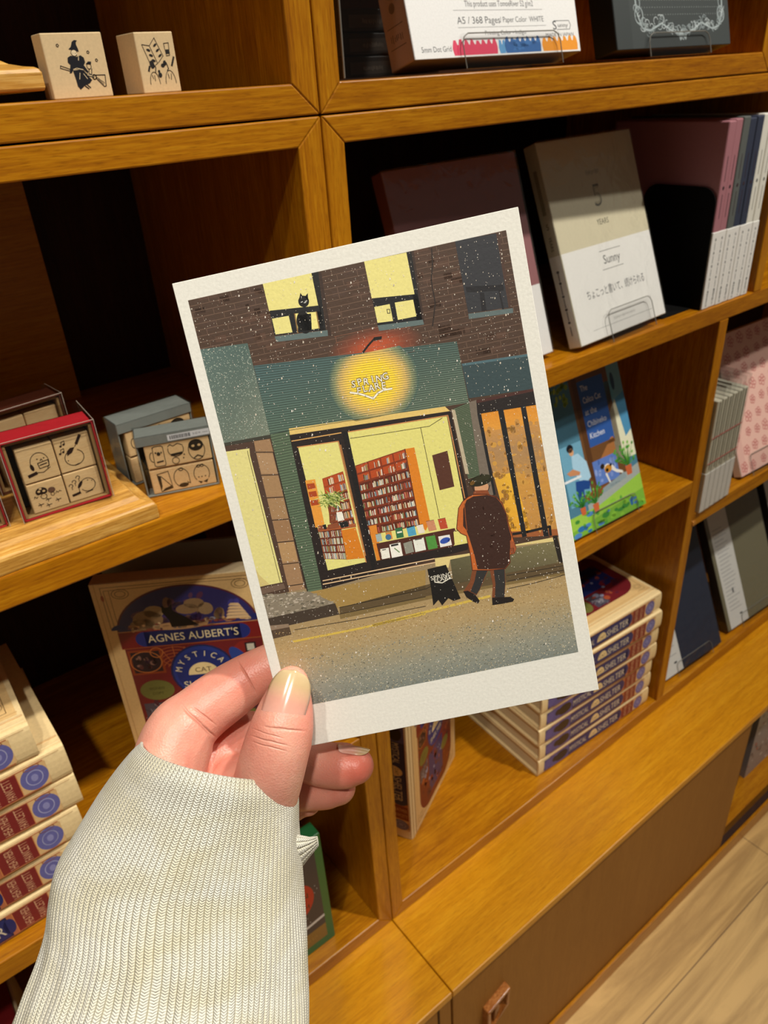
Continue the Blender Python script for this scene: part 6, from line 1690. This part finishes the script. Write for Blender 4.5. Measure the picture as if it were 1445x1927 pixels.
# ribbed sleeve
def mat_knit():
    m, nt, b = new_mat('ribbed_cream_knit')
    L = nt.links
    uv = nt.nodes.new('ShaderNodeUVMap'); uv.uv_map = 'UVMap'
    sp = nt.nodes.new('ShaderNodeSeparateXYZ'); L.new(uv.outputs[0], sp.inputs[0])
    def M_(op, a, b_=None, c=None):
        n = nt.nodes.new('ShaderNodeMath'); n.operation = op
        for i, x in enumerate((a, b_, c)):
            if x is None: continue
            if isinstance(x, (int, float)): n.inputs[i].default_value = x
            else: L.new(x, n.inputs[i])
        return n.outputs[0]
    ribs = 118.0; rows = 470.0
    tc = nt.nodes.new('ShaderNodeTexCoord')
    wob = nt.nodes.new('ShaderNodeTexNoise'); wob.inputs['Scale'].default_value = 60; wob.inputs['Detail'].default_value = 3
    L.new(tc.outputs['Object'], wob.inputs['Vector'])
    u = M_('ADD', M_('MULTIPLY', sp.outputs[0], ribs), M_('MULTIPLY', wob.outputs['Fac'], 0.5))
    fu = M_('FRACT', u)
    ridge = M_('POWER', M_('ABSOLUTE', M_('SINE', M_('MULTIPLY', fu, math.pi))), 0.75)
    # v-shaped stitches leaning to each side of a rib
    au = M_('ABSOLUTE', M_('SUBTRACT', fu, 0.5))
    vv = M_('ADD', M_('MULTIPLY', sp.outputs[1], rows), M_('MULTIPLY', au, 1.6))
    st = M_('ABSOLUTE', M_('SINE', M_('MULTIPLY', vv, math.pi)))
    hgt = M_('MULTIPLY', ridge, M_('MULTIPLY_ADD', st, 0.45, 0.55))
    fz = nt.nodes.new('ShaderNodeTexNoise'); fz.inputs['Scale'].default_value = 1400; fz.inputs['Detail'].default_value = 3
    L.new(tc.outputs['Object'], fz.inputs['Vector'])
    h2 = M_('ADD', hgt, M_('MULTIPLY', fz.outputs['Fac'], 0.5))
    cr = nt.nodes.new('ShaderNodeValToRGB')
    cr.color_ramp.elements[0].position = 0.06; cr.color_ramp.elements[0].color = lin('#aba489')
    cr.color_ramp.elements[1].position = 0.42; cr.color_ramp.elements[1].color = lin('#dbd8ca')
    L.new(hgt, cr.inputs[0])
    sl = nt.nodes.new('ShaderNodeTexNoise'); sl.inputs['Scale'].default_value = 45; sl.inputs['Detail'].default_value = 3
    mp = nt.nodes.new('ShaderNodeMapping'); mp.inputs['Scale'].default_value = (1, 1, 2.4)
    L.new(tc.outputs['Object'], mp.inputs[0]); L.new(mp.outputs[0], sl.inputs['Vector'])
    cm = nt.nodes.new('ShaderNodeValToRGB')
    cm.color_ramp.elements[0].position = .38; cm.color_ramp.elements[0].color = (0.90, 0.87, 0.76, 1)
    cm.color_ramp.elements[1].position = .56; cm.color_ramp.elements[1].color = (1, 1, 1, 1)
    L.new(sl.outputs['Fac'], cm.inputs[0])
    mx = nt.nodes.new('ShaderNodeMix'); mx.data_type = 'RGBA'; mx.blend_type = 'MULTIPLY'; mx.inputs[0].default_value = 1
    L.new(cr.outputs[0], mx.inputs[6]); L.new(cm.outputs[0], mx.inputs[7])
    L.new(mx.outputs[2], b.inputs['Base Color'])
    b.inputs['Roughness'].default_value = 0.95
    b.inputs['Specular IOR Level'].default_value = 0.15
    b.inputs['Sheen Weight'].default_value = 0.3
    bp = nt.nodes.new('ShaderNodeBump'); bp.inputs['Strength'].default_value = 0.9; bp.inputs['Distance'].default_value = 0.0008
    L.new(h2, bp.inputs['Height']); L.new(bp.outputs[0], b.inputs['Normal'])
    return m
KNIT = mat_knit()
# rings from the cuff to the elbow: left point, right point (world), half depth
sleeve = [
 ((0.03496, 0.18635, 0.99308), (0.06896, 0.15303, 0.98100), .0205, .0),
 ((0.03153, 0.18710, 0.99064), (0.06872, 0.15107, 0.97802), .0222, .0),
 ((0.02571, 0.18778, 0.98570), (0.06708, 0.14839, 0.97262), .0228, .0),
 ((0.01782, 0.18750, 0.97931), (0.06430, 0.14490, 0.96694), .0236, .0),
 ((0.00972, 0.18618, 0.97325), (0.06135, 0.14068, 0.96205), .0240, .0),
 ((0.00239, 0.18457, 0.96757), (0.05828, 0.13633, 0.95684), .0242, .0),
 ((-0.00247, 0.17993, 0.96217), (0.05467, 0.13110, 0.95187), .0242, .0),
 ((-0.00621, 0.17500, 0.95747), (0.05113, 0.12596, 0.94710), .0242, .0),
 ((-0.01110, 0.17111, 0.95307), (0.04765, 0.12113, 0.94281), .0240, .0),
 ((-0.01744, 0.16699, 0.94888), (0.04412, 0.11570, 0.93962), .0240, .0),
 ((-0.02330, 0.16273, 0.94497), (0.04035, 0.11026, 0.93619), .0242, .0),
 ((-0.03157, 0.15790, 0.93783), (0.03554, 0.10374, 0.93019), .0248, .0),
 ((-0.04205, 0.15080, 0.92727), (0.02830, 0.09415, 0.91946), .0265, .0),
 ((-0.06138, 0.13710, 0.90055), (0.01475, 0.07602, 0.89238), .0300, .0),
 ((-0.09220, 0.11459, 0.84988), (-0.00860, 0.04774, 0.84123), .0350, .0),
 ((-0.16016, 0.05135, 0.72472), (-0.06598, -0.02439, 0.71437), .0410, .0)]
NU = 160
def catm(a, b, c, d, t): return 0.5*((2*b)+(-a+c)*t+(2*a-5*b+4*c-d)*t*t+(-a+3*b-3*c+d)*t**3)
bm = bmesh.new(); uvl = bm.loops.layers.uv.new('UVMap')
rows_ = []; m = len(sleeve); dist = 0; prevc = None
fwd = (cam.matrix_world.to_3x3() @ Vector((0, 0, -1)))
rk = random.Random(6)
ph = [rk.uniform(0, 6.28) for _ in range(8)]
for i in range(m-1):
    q = [sleeve[max(i-1, 0)], sleeve[i], sleeve[i+1], sleeve[min(i+2, m-1)]]
    for k in range(8 if i < 12 else 12):
        t = k/(8 if i < 12 else 12)
        Lp = catm(*[Vector(x[0]) for x in q], t); Rp = catm(*[Vector(x[1]) for x in q], t); hd = catm(*[x[2] for x in q], t)
        c = (Lp+Rp)/2; ax = (Rp-Lp)/2
        if prevc is not None: dist += (c-prevc).length
        prevc = c
        rows_.append((c.copy(), ax.copy(), hd, dist))
total = 0.33
V = []
for (c, ax, hd, d) in rows_:
    nrm = (fwd-ax.normalized()*fwd.dot(ax.normalized())).normalized()
    along = nrm.cross(ax.normalized())
    if along.z < 0: along = -along
    ring = []
    for j in range(NU):
        a_ = 2*math.pi*j/NU
        w = 1+0.018*math.sin(3*a_+ph[0]+d*40)*min(1, d*60)+0.010*math.sin(7*a_+ph[1]-d*70)*min(1, d*60)
        ce, se = math.cos(a_), math.sin(a_)
        ce = math.copysign(abs(ce)**0.92, ce); se = math.copysign(abs(se)**0.92, se)
        p = c+ax*ce*w+nrm*(-hd*se)*w
        # wrist gather wrinkles
        wr = math.exp(-((d-0.062)/0.012)**2)*0.0009*math.sin(22*a_+ph[2])
        p = p+nrm*(-wr)
        # cuff dips in front so that the rim reads as an open ring
        if d < 0.02: p = p+along*0.0016*se*(1-d/0.02)
        ring.append(bm.verts.new(p))
    V.append(ring)
# rolled hem at the cuff
def inner(ring, c, k, dz):
    out = []
    for v in ring:
        q = c+(v.co-c)*k
        out.append(bm.verts.new(q+dz))
    return out
c0 = rows_[0][0]; al = (rows_[0][0]-rows_[4][0]).normalized()
hem = [inner(V[0], c0, .992, al*0.0007), inner(V[0], c0, .965, al*0.0009), inner(V[0], c0, .945, al*0.0001), inner(V[0], c0, .935, -al*0.006)]
allr = hem[::-1]+V
dd = [-0.0075, -0.0022, -0.0010, -0.0004]+[r_[3] for r_ in rows_]
for i in range(len(allr)-1):
    for j in range(NU):
        f = bm.faces.new((allr[i][j], allr[i+1][j], allr[i+1][(j+1) % NU], allr[i][(j+1) % NU]))
        for lp, (ii, jj) in zip(f.loops, ((i, j), (i+1, j), (i+1, j+1), (i, j+1))):
            lp[uvl].uv = (jj/NU, dd[ii]/total)
bm.faces.new(allr[-1])
for v in bm.verts: v.co = PM @ v.co
bmesh.ops.recalc_face_normals(bm, faces=bm.faces)
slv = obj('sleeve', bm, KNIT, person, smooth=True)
slv['label'] = 'cream ribbed knit sleeve'
# pinched edge of the thumb opening at the right side of the cuff
bm = bmesh.new(); uvl = bm.loops.layers.uv.new('UVMap')
flap = [(Vector((0.05975, 0.14375, 0.96072)), Vector((0, 0, 1))*0.0098, .0060), (Vector((0.06249, 0.14245, 0.96068)), Vector((0, 0, 1))*0.0070, .0042), (Vector((0.06521, 0.14159, 0.96124)), Vector((0, 0, 1))*0.0042, .0026), (Vector((0.06759, 0.14070, 0.96241)), Vector((0, 0, 1))*0.0024, .0012)]
rr_ = []
for c, axv, hd in flap:
    rr_.append([bm.verts.new(c+axv*math.cos(2*math.pi*j/24)*1.0+fwd*hd*math.sin(2*math.pi*j/24)) for j in range(24)])
for i in range(3):
    for j in range(24):
        f = bm.faces.new((rr_[i][j], rr_[i+1][j], rr_[i+1][(j+1) % 24], rr_[i][(j+1) % 24]))
        for lp, (ii, jj) in zip(f.loops, ((i, j), (i+1, j), (i+1, j+1), (i, j+1))): lp[uvl].uv = (jj/24*.12, ii*.01)
bm.faces.new(rr_[0]); bm.faces.new(rr_[-1][::-1])
for v in bm.verts: v.co = PM @ v.co
bmesh.ops.recalc_face_normals(bm, faces=bm.faces)
obj('opening_edge', bm, KNIT, slv, smooth=True)
